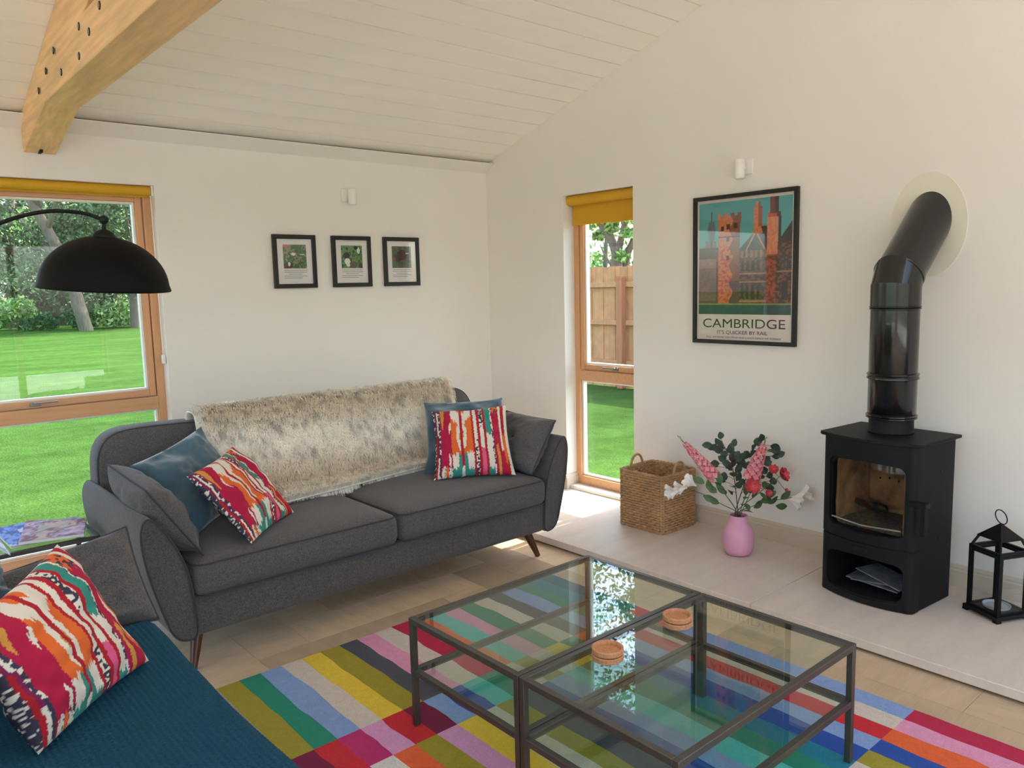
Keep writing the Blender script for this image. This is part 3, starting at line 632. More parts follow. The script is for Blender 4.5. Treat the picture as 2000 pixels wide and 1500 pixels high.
# curved door glass
g = G(); g.grid(lambda a, b: Vector((fx-.035*(1-((a*2-1)*.172/(hw-.035))**2)+.012, (a*2-1)*.172, .322+b*.342)), 15, 2); g.obj('door_glass', SGLASS, door, world=False)
B('firebox_lining', VERM, (bx_-.04, bx_-.032, -.162, .162, .328, .632), st, world=False); B('firebox_side', VERM, (fx+.03, bx_-.04, .150, .162, .330, .630), st, world=False); B('firebox_side', VERM, (fx+.03, bx_-.04, -.162, -.150, .330, .630), st, world=False)
G().box(fx+.02, bx_-.04, -.15, .15, .329, .345).obj('ash_bed', ASH, st, world=False)
for k in range(5): G().lathe([(0, .003), (.004, .002), (.005, 0)], (bx_-.041, .10-.045*k, .50+.008*(k % 2)), 10, Matrix.Rotation(-hp, 4, 'Y')).obj('air_hole', DARK, st, world=False)
G().box(-.03, .03, -.07, .07, -.012, .012, Matrix.Translation((.02, .09, .385)) @ Matrix.Rotation(.5, 4, 'Y') @ Matrix.Rotation(.3, 4, 'Z')).obj('fire_fence', BLACKM, st, world=False, bevel=.003)
G().tube([(fx-.005, -.16, .362), (fx-.035, 0, .358), (fx-.005, .16, .362)], .004, 8).obj('log_guard', CHROME, st, world=False)
G().prism(plan(hw+.022, -.018, bow=.038, b=bx_+.012), 2, .735, .75).obj('top_plate', STOVE, st, world=False, bevel=.004)
G().lathe([(.092, .75), (.097, .756), (.0935, .762), (.0935, .815), (.0, .815)], (0, 0, 0), 40).obj('flue_collar', STOVE, st, world=False)
hd = B('handle', BLACKM, (fx-.012, fx+.012, -hw-.05, -hw-.028, .36, .50), st, bevel=.003, world=False); B('handle_arm', BLACKM, (fx-.02, fx+.018, -hw-.055, -hw+.02, .485, .505), hd, bevel=.003, world=False)
B('air_control', STOVE, (fx-.046, fx-.03, -.035, .035, .238, .262), st, bevel=.004, world=False)
for z in (.60, .30): G().lathe([(0, .004), (.006, .003), (.007, 0)], (.03, -hw, z), 10, Matrix.Rotation(hp, 4, 'X')).obj('screw', BLACKM, st, world=False)
for k, (dz, ry, rx) in enumerate(((.056, .05, .05), (.068, -.04, .25), (.086, .12, -.2))):
    M = Matrix.Translation(SP) @ Matrix.Rotation(SR, 4, 'Z') @ Matrix.Translation((-.05, .01-.02*k, dz)) @ Matrix.Rotation(ry, 4, 'X') @ Matrix.Rotation(rx, 4, 'Z')
    G().box(-.06, .09, -.12, .12, -.0025, .0025, M).obj('magazine', mat('newsprint', (128, 132, 142), .4, var=(25, .4)), smooth=0, label=('thin magazine at the bottom of the stove log store', 'folded magazine in the middle of the stove log store', 'curled magazine on top in the stove log store')[k], cat='magazine', group='papers in the log store')
fl_ = thing('flue_pipe', 'glossy black flue pipe bending from the stove into the wall', 'pipe', (-.295, -3.195, .865))
fxp, fyp, R_ = -.295, -3.195, .101
G().lathe([(R_-.004, .865), (R_, .87), (R_, 1.40), (R_-.002, 1.42)], (fxp, fyp, 0), 48).obj('pipe', FLUE, fl_)
def ring(z, h, r=R_+.006): G().lathe([(R_-.001, z), (r, z+.004), (r, z+h*.35), (r-.004, z+h*.5), (r, z+h*.65), (r, z+h-.004), (R_-.001, z+h)], (fxp, fyp, 0), 48).obj('band', FLUE, fl_)
ring(.865, .022); ring(1.042, .032, R_+.007); ring(1.352, .020)
E1 = Vector((fxp, fyp, 1.47)); d45 = Vector((math.sin(math.radians(48)), -.03, math.cos(math.radians(48)))).normalized(); dm = (Vector((0, 0, 1))+d45).normalized()
def mitre(a, b, na, nb, r, name):      # pipe length cut by two planes
    ax = (b-a).normalized(); u = ax.orthogonal().normalized(); w = ax.cross(u); vs = []
    for base, nn in ((a, na), (b, nb)):
        for k in range(48):
            o = (u*math.cos(6.28319*k/48)+w*math.sin(6.28319*k/48))*r; vs.append(base+o-ax*(o.dot(nn)/ax.dot(nn)))
    return G().add(vs, [(k, (k+1) % 48, 48+(k+1) % 48, 48+k) for k in range(48)]).obj(name, FLUE, fl_)
J1 = Vector((fxp, fyp, 1.452)); half = (Vector((0, 0, 1))+dm*0+d45).normalized(); J2 = J1+half*.062
mitre(Vector((fxp, fyp, 1.37)), J1, Vector((0, 0, 1)), (Vector((0, 0, 1))+half).normalized(), R_+.003, 'elbow_lower')
mitre(J1, J2, (Vector((0, 0, 1))+half).normalized(), d45, R_+.002, 'elbow_segment')
tw = (.02-J2.x)/d45.x; mitre(J2, J2+d45*tw, d45, Vector((1, 0, 0)), R_, 'slanted_pipe')
M45 = d45.to_track_quat('Z', 'Y').to_matrix().to_4x4()
G().lathe([(R_-.001, -.012), (R_+.006, -.008), (R_+.006, .008), (R_-.001, .012)], J2, 48, M45).obj('band', FLUE, fl_)
hit = J2+d45*((0-J2.x)/d45.x); g = G(); n = 64
rim = [(math.cos(6.28319*k/n)*.168, math.sin(6.28319*k/n)*.238) for k in range(n)]
g.add([(x, hit.y+a, hit.z+b-.02) for x in (-.006, -.0005) for a, b in rim], [tuple(range(n)), tuple(range(n, 2*n))[::-1]]+[(k, n+k, n+(k+1) % n, (k+1) % n) for k in range(n)])
g.obj('wall_rosette', ROSETTE, fl_, bevel=.001)
# ================================================================== things on the hearth
def basket():
    x0, x1, y0, y1, z0, z1 = -.378, -.05, -1.972, -1.632, .05, .392
    t = thing('wicker_basket', 'square woven wicker basket with two loop handles beside the narrow window', 'basket', ((x0+x1)/2, (y0+y1)/2, z0))
    def ringpts(ins, z, amp, ph, m=26, r=.03):
        pts = []; per = [(x0+ins, y0+ins), (x1-ins, y0+ins), (x1-ins, y1-ins), (x0+ins, y1-ins)]
        for k in range(4):
            a, b = Vector(per[k]), Vector(per[(k+1) % 4]); d = (b-a).normalized(); nrm = Vector((d.y, -d.x))
            for q in range(m):
                f = (q+.5)/m; p = a.lerp(b, f); e = min(f, 1-f)*(b-a).length
                if e < r: p = p-nrm*(r-e)*.35
                o = amp*math.sin(math.pi*(q+.5)/m*13+ph); pts.append((p.x+nrm.x*o, p.y+nrm.y*o, z))
        return pts
    g = G(); rows = 22
    for k in range(rows):
        z = z0+.012+(z1-z0-.03)*k/(rows-1); fl_ = 0.012*(1-k/rows)*0
        g.tube(ringpts(.007+fl_, z, .0042, math.pi*(k % 2), 52), .0070+.0012*random.random(), 6, closed=True)
    g.obj('weave', WICKER, t, kind='stuff')
    g = G()
    for k in range(4):
        per = [(x0, y0), (x1, y0), (x1, y1), (x0, y1)]; a, b = Vector(per[k]), Vector(per[(k+1) % 4]); c = Vector(((x0+x1)/2, (y0+y1)/2))
        for q in range(14):
            p = a.lerp(b, (q+.5)/14); p = p+(c-p).normalized()*.009; g.tube([(p.x, p.y, z0+.004), (p.x, p.y, z1-.005)], .004, 6)
    g.obj('stakes', WICKER, t, kind='stuff')
    for z, r in ((z1-.004, .0085), (z0+.007, .007)):
        for o in (0, math.pi): G().tube([(a, b, z+.004*math.sin(i*.9+o)) for i, (a, b, _) in enumerate(ringpts(.006, z, .003, o, 40))], r*.8, 6, closed=True).obj('rim_braid', WICKER, t)
    B('basket_base', WICKER, (x0+.012, x1-.012, y0+.012, y1-.012, z0+.004, z0+.012), t)
    for yy in (y0+.010, y1-.010):
        xm = (x0+x1)/2; G().tube([(xm+.055*math.cos(a), yy, z1-.012+.075*math.sin(a)) for a in [math.pi*q/16 for q in range(17)]], .0075, 8).obj('handle', WICKER, t)
basket()
VX, VY, VZ = -.335, -2.438, .05
G().lathe([(0, .001), (.050, .001), (.064, .006), (.077, .03), (.0825, .06), (.083, .09), (.081, .12), (.074, .142), (.062, .160), (.052, .172), (.048, .182), (.047, .214), (.0435, .214), (.044, .185), (.058, .155), (.072, .12), (.0, .05)], (0, 0, 0), 48).obj(
    'flower_vase', PINKC, label='matt pink ceramic vase with flowers standing on the hearth', cat='vase', smooth=60).location = (VX, VY, VZ)
VD = (Vector((VX, VY, .2))-CAM).dot(_f); mouth = Vector((VX, VY, VZ+.205))
def mrand(a): return Vector((random.uniform(-a, a), random.uniform(-a, a), random.uniform(-a, a)))
def leaf_mesh(p, d, up, L, W, fold=.25, n=5):
    d = d.normalized(); s = d.cross(up).normalized() if d.cross(up).length > 1e-4 else d.orthogonal(); nn = s.cross(d).normalized(); vs = []
    for i in range(n+1):
        t = i/n; w = W*math.sin(math.pi*min(1, t*.97+.015))**.75; c = p+d*L*t+nn*(-L*.18*t*t); vs += [c-s*w+nn*w*fold, c, c+s*w+nn*w*fold]
    return vs, [(3*i+k, 3*i+k+1, 3*i+4+k, 3*i+3+k) for i in range(n) for k in range(2)]
def stemline(pts, r0, r1, n=7):
    P = bez(pts, 8); return P, G().tube(P, [r0+(r1-r0)*i/(len(P)-1) for i in range(len(P))], n)
def spray(name, label, pxs, dd, leaves, mstem, mleaf, L, W, group):
    t = thing(name, label, 'flower' if 'leaf' not in name and 'eucalyptus' not in name else 'foliage', mouth-Vector((0, 0, .15)), group=group)
    P, g = stemline([mouth-Vector((0, 0, .15))+mrand(.015), mouth+mrand(.018)]+[dep(x, y, VD+dd) for x, y in pxs], .003, .0015); g.obj('stem', mstem, t)
    for (x, y) in [q_ for a_, b_ in leaves for q_ in ((a_, b_), (a_+random.uniform(-9, 9), b_+random.uniform(2, 14)))]:
        q = dep(x, y, VD+dd+random.uniform(-.05, .05)); a = min(P[8:], key=lambda k: (k-q).length+abs(k.z-q.z+.03)*.6)
        dirn = (q-a); k = dirn.length
        if k > .004: G().tube([a, a.lerp(q, .5)+Vector((0, 0, .004)), q], .0011, 5).obj('twig', mstem, t)
        vs, fs = leaf_mesh(q-dirn.normalized()*L*.3, dirn.normalized()+mrand(.4), (-_f*.8+mrand(.5)).normalized(), L*random.uniform(.8, 1.15), W*random.uniform(.85, 1.15)); G().add(vs, fs).obj('leaf', mleaf, t, smooth=60)
    return t
BG = 'stems in the pink vase'
spray('eucalyptus_stem', 'dark eucalyptus branch rising tallest at the left of the bouquet', [(1436, 950), (1428, 900), (1412, 866)], .03, [(1405, 853), (1394, 873), (1412, 873), (1400, 904), (1424, 881), (1430, 900), (1428, 915), (1440, 890), (1416, 888), (1441, 935), (1432, 950), (1418, 930), (1449, 893), (1436, 907), (1445, 915), (1422, 905), (1386, 868), (1432, 870)], BROWNSTEM, GLEAF, .050, .0205, BG)
spray('eucalyptus_stem', 'dark eucalyptus branch behind the right pink flower spike', [(1452, 950), (1468, 905), (1488, 866)], .06, [(1486, 857), (1510, 871), (1512, 883), (1497, 906), (1470, 886), (1459, 905), (1481, 925), (1493, 945), (1462, 925), (1474, 945), (1456, 892), (1502, 930), (1490, 895), (1480, 868), (1504, 880), (1450, 945)], BROWNSTEM, GLEAF, .050, .021, BG)
def spike(label, tip, bot, dd):
    t = thing('larkspur', label, 'flower', mouth-Vector((0, 0, .15)), group=BG); a, b = dep(*bot, VD+dd), dep(*tip, VD+dd)
    P, g = stemline([mouth-Vector((0, 0, .15))+mrand(.012), mouth+mrand(.015), mouth.lerp(a, .6), a, a.lerp(b, .5), b], .003, .001); g.obj('stem', STEM, t)
    ax = (b-a); N = 62
    for i in range(N):
        f = i/N; c = a+ax*f*.93; r = .031*(1-f)**.55+.006; ang = i*2.4; o = ax.normalized().orthogonal(); o.rotate(Matrix.Rotation(ang, 3, ax.normalized())); g = G(); s = .0155*(1-.5*f)
        ctr = c+o*r*.75
        for k in range(4):
            dr = o.copy(); dr.rotate(Matrix.Rotation(k*1.57, 3, (o*.9+ax.normalized()*.3).normalized())); q = (o*.5+ax.normalized().cross(o)*math.cos(k*1.57)+ax.normalized()*math.sin(k*1.57)).normalized()
            vs, fs = leaf_mesh(ctr, q, o, s*1.25, s*.62, .3, 3); g.add(vs, fs)
        g.obj('floret', PET['coral'] if (f > .62 and i % 3 == 0) else PET['pink'], t, smooth=60)
    g = G()
    for k in range(10): vs, fs = leaf_mesh(a+ax*(.9+.02*k), ax.normalized()+mrand(.35), mrand(1).normalized(), .016, .004, .2, 3); g.add(vs, fs)
    g.obj('bud_tip', PET['tip'], t, smooth=60)
    for k in range(4): vs, fs = leaf_mesh(mouth.lerp(a, .55+.1*k), (a-mouth).normalized()*.4+mrand(.8), Vector((0, 0, 1)), .06, .016); G().add(vs, fs).obj('leaf', FLEAF, t, smooth=60)
spike('pink larkspur spike leaning left towards the wicker basket', (1332, 860), (1396, 932), -.04); spike('pink larkspur spike standing upright right of centre', (1494, 862), (1468, 934), -.06)
def ranunculus(label, heads, pxs, dd):
    t = thing('ranunculus', label, 'flower', mouth-Vector((0, 0, .15)), group=BG)
    P, g = stemline([mouth-Vector((0, 0, .15))+mrand(.012), mouth+mrand(.015)]+[dep(x, y, VD+dd) for x, y in pxs], .0025, .0015); g.obj('stem', STEM, t)
    for (x, y, r, tilt) in heads:
        c = dep(x, y, VD+dd); R = r/FPX*VD; nrm = (-_f+RT*tilt[0]+UP*tilt[1]).normalized(); a = min(P, key=lambda k: (k-c).length)
        hd_ = G().tube([a, a.lerp(c, .5)-Vector((0, 0, .006)), c-nrm*R*.3], .0015, 6).obj('flower_stalk', STEM, t)
        u = nrm.orthogonal().normalized(); w = nrm.cross(u); g = G()
        for ly in range(5):
            rr = R*(1-.19*ly); cnt = 8-ly
            for k in range(cnt):
                an = 6.283*k/cnt+ly*.5; o = u*math.cos(an)+w*math.sin(an); vs = []; m = 5
                for i in range(m+1):
                    tt = i/m; wd = rr*.62*math.sin(math.pi*min(1, .15+tt*.75)); e = tt*1.5708*(.75+.12*ly)
                    pc = c+o*rr*math.sin(e)*1.0+nrm*rr*(.75*(1-math.cos(e))+.1*ly-.2); s = nrm.cross(o); vs += [pc-s*wd*.8-o*wd*.25, pc, pc+s*wd*.8-o*wd*.25]
                g.add(vs, [(3*i+q, 3*i+q+1, 3*i+4+q, 3*i+3+q) for i in range(m) for q in range(2)])
        g.obj('blossom', PET['coral'], t, smooth=70)
    for k in range(5): vs, fs = leaf_mesh(P[len(P)//3+3*k], (P[-1]-P[0]).normalized()*.5+mrand(.9), Vector((0, 0, 1)), .055, .015); G().add(vs, fs).obj('leaf', FLEAF, t, smooth=60)
ranunculus('large coral ranunculus facing forward in the middle of the bouquet', [(1470, 949, 17, (-.1, .1))], [(1460, 975), (1470, 955)], -.09)
ranunculus('coral ranunculus stem with two open heads and small buds reaching right', [(1530, 927, 16, (.8, .5)), (1511, 917, 11, (-.3, .6)), (1501, 963, 8, (.1, .2)), (1536, 958, 5, (.4, .3))], [(1480, 965), (1505, 945), (1524, 930)], -.03)
def lisianthus(label, heads, pxs, dd, lv):
    t = thing('lisianthus', label, 'flower', mouth-Vector((0, 0, .15)), group=BG)
    P, g = stemline([mouth-Vector((0, 0, .15))+mrand(.012), mouth+mrand(.015)]+[dep(x, y, VD+dd) for x, y in pxs], .0028, .0015); g.obj('stem', STEM, t)
    for (x, y, r, dx, dy) in heads:
        c = dep(x, y, VD+dd+random.uniform(-.02, .02)); R = r/FPX*VD; ax = (RT*dx-UP*dy-_f*.35).normalized(); b = c-ax*R*1.3; a = min(P, key=lambda k: (k-b).length)
        G().tube([a, a.lerp(b, .6), b], .0015, 6).obj('flower_stalk', STEM, t); u = ax.orthogonal().normalized(); w = ax.cross(u)
        def tr_(s, q):
            an = 6.283*s; rad = R*(.12+.95*q**1.5)*(1+.16*q*math.sin(an*5)+.10*q*math.sin(an*11+1)); return b+ax*R*1.9*q*(1-.10*math.sin(an*5+1)*q)+(u*math.cos(an)+w*math.sin(an))*rad
        g = G().grid(tr_, 40, 9, cu=True); g.grid(lambda s, q: b+(tr_(s+.1, q*.9)-b)*.82, 40, 9, cu=True); g.obj('blossom', PET['white'], t, smooth=80)
    for (x, y) in lv: q = dep(x, y, VD+dd); vs, fs = leaf_mesh(q, (q-mouth).normalized()+mrand(.5), (-_f+mrand(.5)), .066, .019); G().add(vs, fs).obj('leaf', FLEAF, t, smooth=60)
lisianthus('white lisianthus stem reaching left in front of the basket', [(1312, 961, 13, -1, .1), (1328, 954, 12, -1, .05), (1347, 942, 13, -.9, -.5)], [(1410, 985), (1375, 966), (1352, 958)], -.05, [(1396, 978), (1404, 984), (1408, 945), (1376, 944), (1390, 960), (1415, 965), (1400, 962)])
lisianthus('white lisianthus stem reaching right towards the stove', [(1556, 980, 13, 1, .35), (1574, 964, 14, .9, -.35), (1562, 972, 12, .9, .0)], [(1472, 988), (1510, 978), (1540, 973)], -.02, [(1485, 980), (1500, 984), (1515, 988), (1472, 992), (1495, 972), (1525, 975)])
# ---- lantern
LP = Vector((-.2155, -3.632, .05)); la = thing('lantern', 'black metal lantern with glass sides standing right of the stove', 'lantern', LP, math.radians(-26.1)); lb = lambda n, m, b, p=la, bv=.0015: B(n, m, b, p, bevel=bv, world=False)
lb('base', BLACKM, (-.09, .09, -.09, .09, .010, .026), bv=.003)
for sx in (-1, 1):
    for sy in (-1, 1):
        lb('foot', BLACKM, tuple(sorted((sx*.09, sx*.066)))+tuple(sorted((sy*.09, sy*.066)))+(0, .012)); lb('post', BLACKM, tuple(sorted((sx*.08, sx*.067)))+tuple(sorted((sy*.08, sy*.067)))+(.026, .298))
        G().tube([(sx*.0735, sy*.0735, .292), (sx*.052, sy*.052, .345)], .0055, 6).obj('strut', BLACKM, la, world=False)
for k in range(4):
    M = Matrix.Rotation(hp*k, 4, 'Z')
    G().box(-.067, .067, -.079, -.068, .285, .297, M).obj('top_rail', BLACKM, la, world=False); G().box(-.060, .060, -.0745, -.0725, .030, .285, M).obj('glass_pane', LGLASS, la, world=False)
    for z in (.026, .272): G().box(-.067, .067, -.078, -.069, z, z+.010, M).obj('pane_frame', BLACKM, la, world=False)
    for s in (-1, 1): G().box(s*.063-.004, s*.063+.004, -.077, -.070, .036, .272, M).obj('pane_frame', BLACKM, la, world=False)
G().add([(-.06, -.06, .338), (.06, -.06, .338), (.06, .06, .338), (-.06, .06, .338), (-.06, -.06, .342), (.06, -.06, .342), (.06, .06, .342), (-.06, .06, .342), (0, 0, .403)], [(3, 2, 1, 0), (0, 1, 5, 4), (1, 2, 6, 5), (2, 3, 7, 6), (3, 0, 4, 7), (4, 5, 8), (5, 6, 8), (6, 7, 8), (7, 4, 8)]).obj('roof', BLACKM, la, world=False, smooth=0)
G().tube([(.027*math.cos(a), .027*math.sin(a)*.6, .428+.027*math.sin(a)) for a in [6.283*k/28 for k in range(28)]], .0024, 8, closed=True).obj('carry_ring', BLACKM, la, world=False)
G().lathe([(0, .027), (.040, .027), (.052, .034), (.054, .043), (.050, .043), (.044, .036), (0, .034)], LP, 36).obj('candle_dish', DISH, label='pale glass candle dish inside the black lantern', cat='dish')
# ---- arc lamp
LY = -1.75; ctr = (at(72, 557, 1, LY)+at(326, 567, 1, LY))/2; Rl = (at(326, 567, 1, LY)-at(72, 557, 1, LY)).length/2
tc_ = (CAM-ctr); tc_.z = 0; tc_.normalize(); axl = (Vector((0, 0, 1))+Vector((.063, 0, 0))+tc_*.085).normalized(); ML = axl.to_track_quat('Z', 'Y').to_matrix().to_4x4()
lm = thing('arc_lamp', 'black arc floor lamp with a large dome shade before the wide window', 'lamp', (-4.38, -1.55, 0))
pr = [(Rl*math.cos(a), Rl*.86*math.sin(a)) for a in [math.radians(k*6) for k in range(15)]]+[(.012, Rl*.862)]
pr = [(Rl+.004, -.004), (Rl+.006, 0), (Rl+.004, .004)]+pr[1:]+[(p[0]-.003 if p[0] > .02 else p[0], p[1]-.003) for p in pr[::-1][1:]]
G().lathe(pr, ctr, 64, ML).obj('shade', LAMPM, lm)
top = ctr+axl*Rl*.855
G().lathe([(.036, -.004), (.036, .002), (.030, .012), (.018, .020), (.007, .024), (.006, .045)], top, 32, ML).obj('shade_cap', BLACKM, lm)
kn = top+axl*.055; g = G().lathe([(0, -.016), (.009, -.013), (.015, -.006), (.016, 0), (.015, .006), (.009, .013), (0, .016)], kn, 24); g.obj('knuckle', BLACKM, lm)
ap = [kn]+[at(x, y, 1, LY+.0) for x, y in ((165, 417), (110, 412), (60, 418), (0, 436), (-70, 470))]+[Vector((-4.0, -1.70, 1.50)), Vector((-4.30, -1.58, 1.15)), Vector((-4.38, -1.55, .7)), Vector((-4.38, -1.55, .03))]
G().tube(bez(ap, 10), .0065, 10).obj('arm', BLACKM, lm)
G().lathe([(0, 0), (.15, 0), (.15, .018), (.02, .03), (.012, .06)], (-4.38, -1.55, 0), 40).obj('base', BLACKM, lm)
G().lathe([(0, -.045), (.02, -.04), (.03, -.02), (.028, .0), (.014, .022), (.014, .05), (0, .05)], ctr+axl*Rl*.45, 24, ML).obj('bulb', WHITEP, lm)
# ---- side table with magazines
sx0, sx1, sy0, sy1, sH, q = -3.58, -3.10, -1.147, -.757, .50, .018
sd = thing('side_table', 'small black metal side table with glass top between sofa and window', 'table', ((sx0+sx1)/2, (sy0+sy1)/2, 0))
for x in (sx0, sx1-q):
    for y in (sy0, sy1-q): B('leg', STEEL, (x, x+q, y, y+q, .001, sH), sd, bevel=.0015)
for y in (sy0, sy1-q): B('top_rail', STEEL, (sx0+q, sx1-q, y, y+q, sH-q, sH), sd, bevel=.0015)
for x in (sx0, sx1-q): B('top_rail', STEEL, (x, x+q, sy0+q, sy1-q, sH-q, sH), sd, bevel=.0015)
B('top_glass', TGLASS, (sx0+q+.001, sx1-q-.001, sy0+q+.001, sy1-q-.001, sH-.007, sH-.001), sd)
def magazine(label, pts, z, h, cols):
    c = [at(x, y, 2, z+h) for x, y in pts]; n = 24
    g = G().add([(p.x, p.y, z) for p in c]+[(p.x, p.y, z+h-.0006) for p in c], [(3, 2, 1, 0), (4, 5, 6, 7)]+[(k, (k+1) % 4, 4+(k+1) % 4, 4+k) for k in range(4)])
    t = thing('magazine', label, 'magazine', (c[0].x, c[0].y, z), group='magazines on the side table'); g.obj('pages', PAPER, t, smooth=0)
    def pc(u, v):
        k = vnoise(u*4+z*90, v*5, 3)*.6+vnoise(u*11, v*13, int(z*1000))*.4; i = min(len(cols)-1, int(k*len(cols)*1.15)); return s2l(cols[i])
    G().grid(lambda u, v: (c[0]*(1-u)*(1-v)+c[1]*u*(1-v)+c[2]*u*v+c[3]*(1-u)*v)+Vector((0, 0, .0004)), n, n, colfn=pc).obj('cover', PRINT, t, smooth=0)
magazine('pale magazine lowest at the left photo edge on the side table', [(-40, 1052), (20, 1082), (-5, 1046), (-60, 1040)][::1], .5005, .006, [(170, 190, 220), (214, 216, 226), (150, 160, 180)])
magazine('blue covered magazine under the red patterned one on the side table', [(22, 1068), (95, 1050), (60, 1018), (-15, 1033)], .507, .010, [(60, 100, 190), (110, 150, 220), (40, 70, 150), (190, 200, 225)])
magazine('red and lilac covered magazine on top of the side table', [(36, 1059), (164, 1042), (169, 1011), (51, 1017)], .518, .012, [(170, 80, 60), (206, 180, 190), (160, 140, 170), (120, 60, 50), (196, 160, 140), (150, 160, 140)])
# ================================================================== on the walls
def text(body, w, h, origin, m, parent, name='lettering'):
    cu = bpy.data.curves.new('txt', 'FONT'); cu.body = body; cu.extrude = 0; o = bpy.data.objects.new('txt', cu); COL.objects.link(o); bpy.context.view_layer.update()
    me = bpy.data.meshes.new_from_object(o.evaluated_get(bpy.context.evaluated_depsgraph_get())); bpy.data.objects.remove(o, do_unlink=True)
    X = [v.co.x for v in me.vertices]; Y = [v.co.y for v in me.vertices]; kx = w/(max(X)-min(X)); ky = h/(max(Y)-0)
    vs = [(origin[0], origin[1]-(v.co.x-min(X))*kx, origin[2]+v.co.y*ky) for v in me.vertices]
    return G().add(vs, [tuple(p.vertices) for p in me.polygons]).obj(name, m, parent, smooth=0)
PY0, PY1, PZ0, PZ1 = -2.567, -1.913, 1.140, 1.976
ps = thing('framed_poster', 'black framed travel poster of a brick college reading CAMBRIDGE', 'poster', (0, (PY0+PY1)/2, PZ0))
fb = .022; fr = lambda b: B('frame_bar', FRAMEB, b, ps, bevel=.002)
fr((-.026, -.001, PY0, PY1, PZ1-fb, PZ1)); fr((-.026, -.001, PY0, PY1, PZ0, PZ0+fb)); fr((-.026, -.001, PY0, PY0+fb, PZ0+fb, PZ1-fb)); fr((-.026, -.001, PY1-fb, PY1, PZ0+fb, PZ1-fb))
B('backing', mat('poster_paper', (226, 214, 206), .6), (-.010, -.002, PY0+fb, PY1-fb, PZ0+fb, PZ1-fb), ps)
def college(u, v):      # u left to right, v up
    j = (vnoise(u*60, v*60, 1)-.5); br = vnoise(u*45, v*70, 7); C = lambda r, g, b: tuple(np.array(s2l((r, g, b)))*(1+.35*j))
    def inr(a, b, c, d): return a <= u <= b and c <= v <= d
    if v < .085: return C(34, 78, 76)
    if v < .10: return C(136, 152, 92)
    win = lambda a, b, c, d: inr(a, b, c, d)
    # tower
    if inr(.225, .46, .10, .85) or (inr(.215, .47, .80, .875)) or (inr(.215, .47, .875, .895) and int((u-.215)/.255*7) % 2 == 0):
        if any(win(a, a+.035, c, c+.045) for a, c in ((.25, .74), (.315, .755), (.395, .76), (.31, .65), (.31, .48))): return C(40, 28, 26)
        if abs(v-.69) < .006: return C(70, 40, 34)
        lit = u < .365+.02*math.sin(v*40)
        if lit: return C(206, 118, 76) if br > .38 or v > .62 else C(196, 72, 44)
        return C(132, 78, 58) if v > .3 else C(92, 60, 52)
    # chimneys
    if inr(.605, .695, .76, .93) or inr(.625, .675, .93, .975): return C(210, 126, 92) if u < .655 else C(150, 86, 66)
    if inr(.60, .72, .70, .78) and abs(u-.65) < .03+.25*(.79-v): return C(206, 124, 90)
    if inr(.775, .86, .86, 1): return C(112, 62, 54) if u < .82 else C(74, 44, 42)
    if inr(.755, .88, .83, .875): return C(206, 84, 58) if u < .84 else C(84, 48, 44)
    if inr(.75, .855, .52, .84): return C(222, 140, 106)
    if inr(.86, .89, .6, .84): return C(74, 46, 44)
    if inr(.75, .84, .10, .52): return C(176, 84, 60) if br > .5 else C(110, 66, 52)
    # main range
    if inr(.46, .75, .10, .56):
        if abs(v-.36) < .006 or abs(v-.285) < .006 or abs(v-.12) < .008: return C(170, 124, 88)
        if (inr(.48, .70, .38, .47) or inr(.48, .70, .14, .26)) and int((u-.48)/.0275) % 2 == 0: return C(28, 24, 28)
        if v > .50 and int(u*40) % 2: return C(150, 100, 74)
        return C(112, 74, 56) if br > .45 else C(70, 44, 38)
    if inr(.84, 1, .10, .62):
        if inr(.87, .97, .38, .50) and int(u*60) % 2: return C(52, 66, 72)
        if inr(.90, .96, .13, .28): return C(34, 30, 34)
        if abs(v-.37) < .007: return C(166, 120, 86)
        return C(122, 80, 58) if br > .5 else C(66, 42, 36)
    # roofs
    if inr(.46, .76, .56, .76) and v < .58+(u-.46)*.9: 
        if abs((v-.56)-(.16-abs(u-.63)*1.6)) < .012: return C(206, 130, 92)
        return C(46, 44, 46)
    if inr(.86, 1, .62, .80) and v < .60+(u-.84)*1.2: return C(40, 40, 42)
    # far hall on the left
    if u < .225 and v < .60:
        if v > .52-(.2-u)*.1: return C(84, 74, 70)
        if inr(.0, .2, .12, .5): return C(150, 118, 100) if v > .42 else C(126, 98, 86)
        return C(112, 70, 56)
    if abs(u-.145) < .045-(abs(v-.76)*.18) and .66 < v < .83: return C(96, 110, 120)
    if abs(u-.145) < .008 and v < .92: return C(70, 80, 88)
    if inr(.08, .2, .56, .66): return C(120, 116, 114)
    return tuple(np.array(s2l((86, 172, 176)))*(1.05-.18*v+.05*j))
pa, pb, qa, qb = -1.947, -2.533, 1.308, 1.938
G().grid(lambda u, v: Vector((-.0108, pa+(pb-pa)*u, qa+(qb-qa)*v)), 150, 170, colfn=college).obj('printed_view', PRINT, ps, smooth=0)
yc = (PY0+PY1)/2
text('CAMBRIDGE', .524, .050, (-.0112, yc+.262, 1.232), INK, ps); text("IT'S QUICKER BY RAIL", .322, .0205, (-.0112, yc+.165, 1.196), INK, ps)
text('FULL INFORMATION FROM ANY L\u00b7N\u00b7E\u00b7R OFFICE OR AGENCY', .477, .0095, (-.0112, yc+.238, 1.1725), INK, ps)
B('glazing', glass('poster_glass', (.99, .99, .99), 1.45), (-.0165, -.0145, PY0+fb, PY1-fb, PZ0+fb, PZ1-fb), ps)
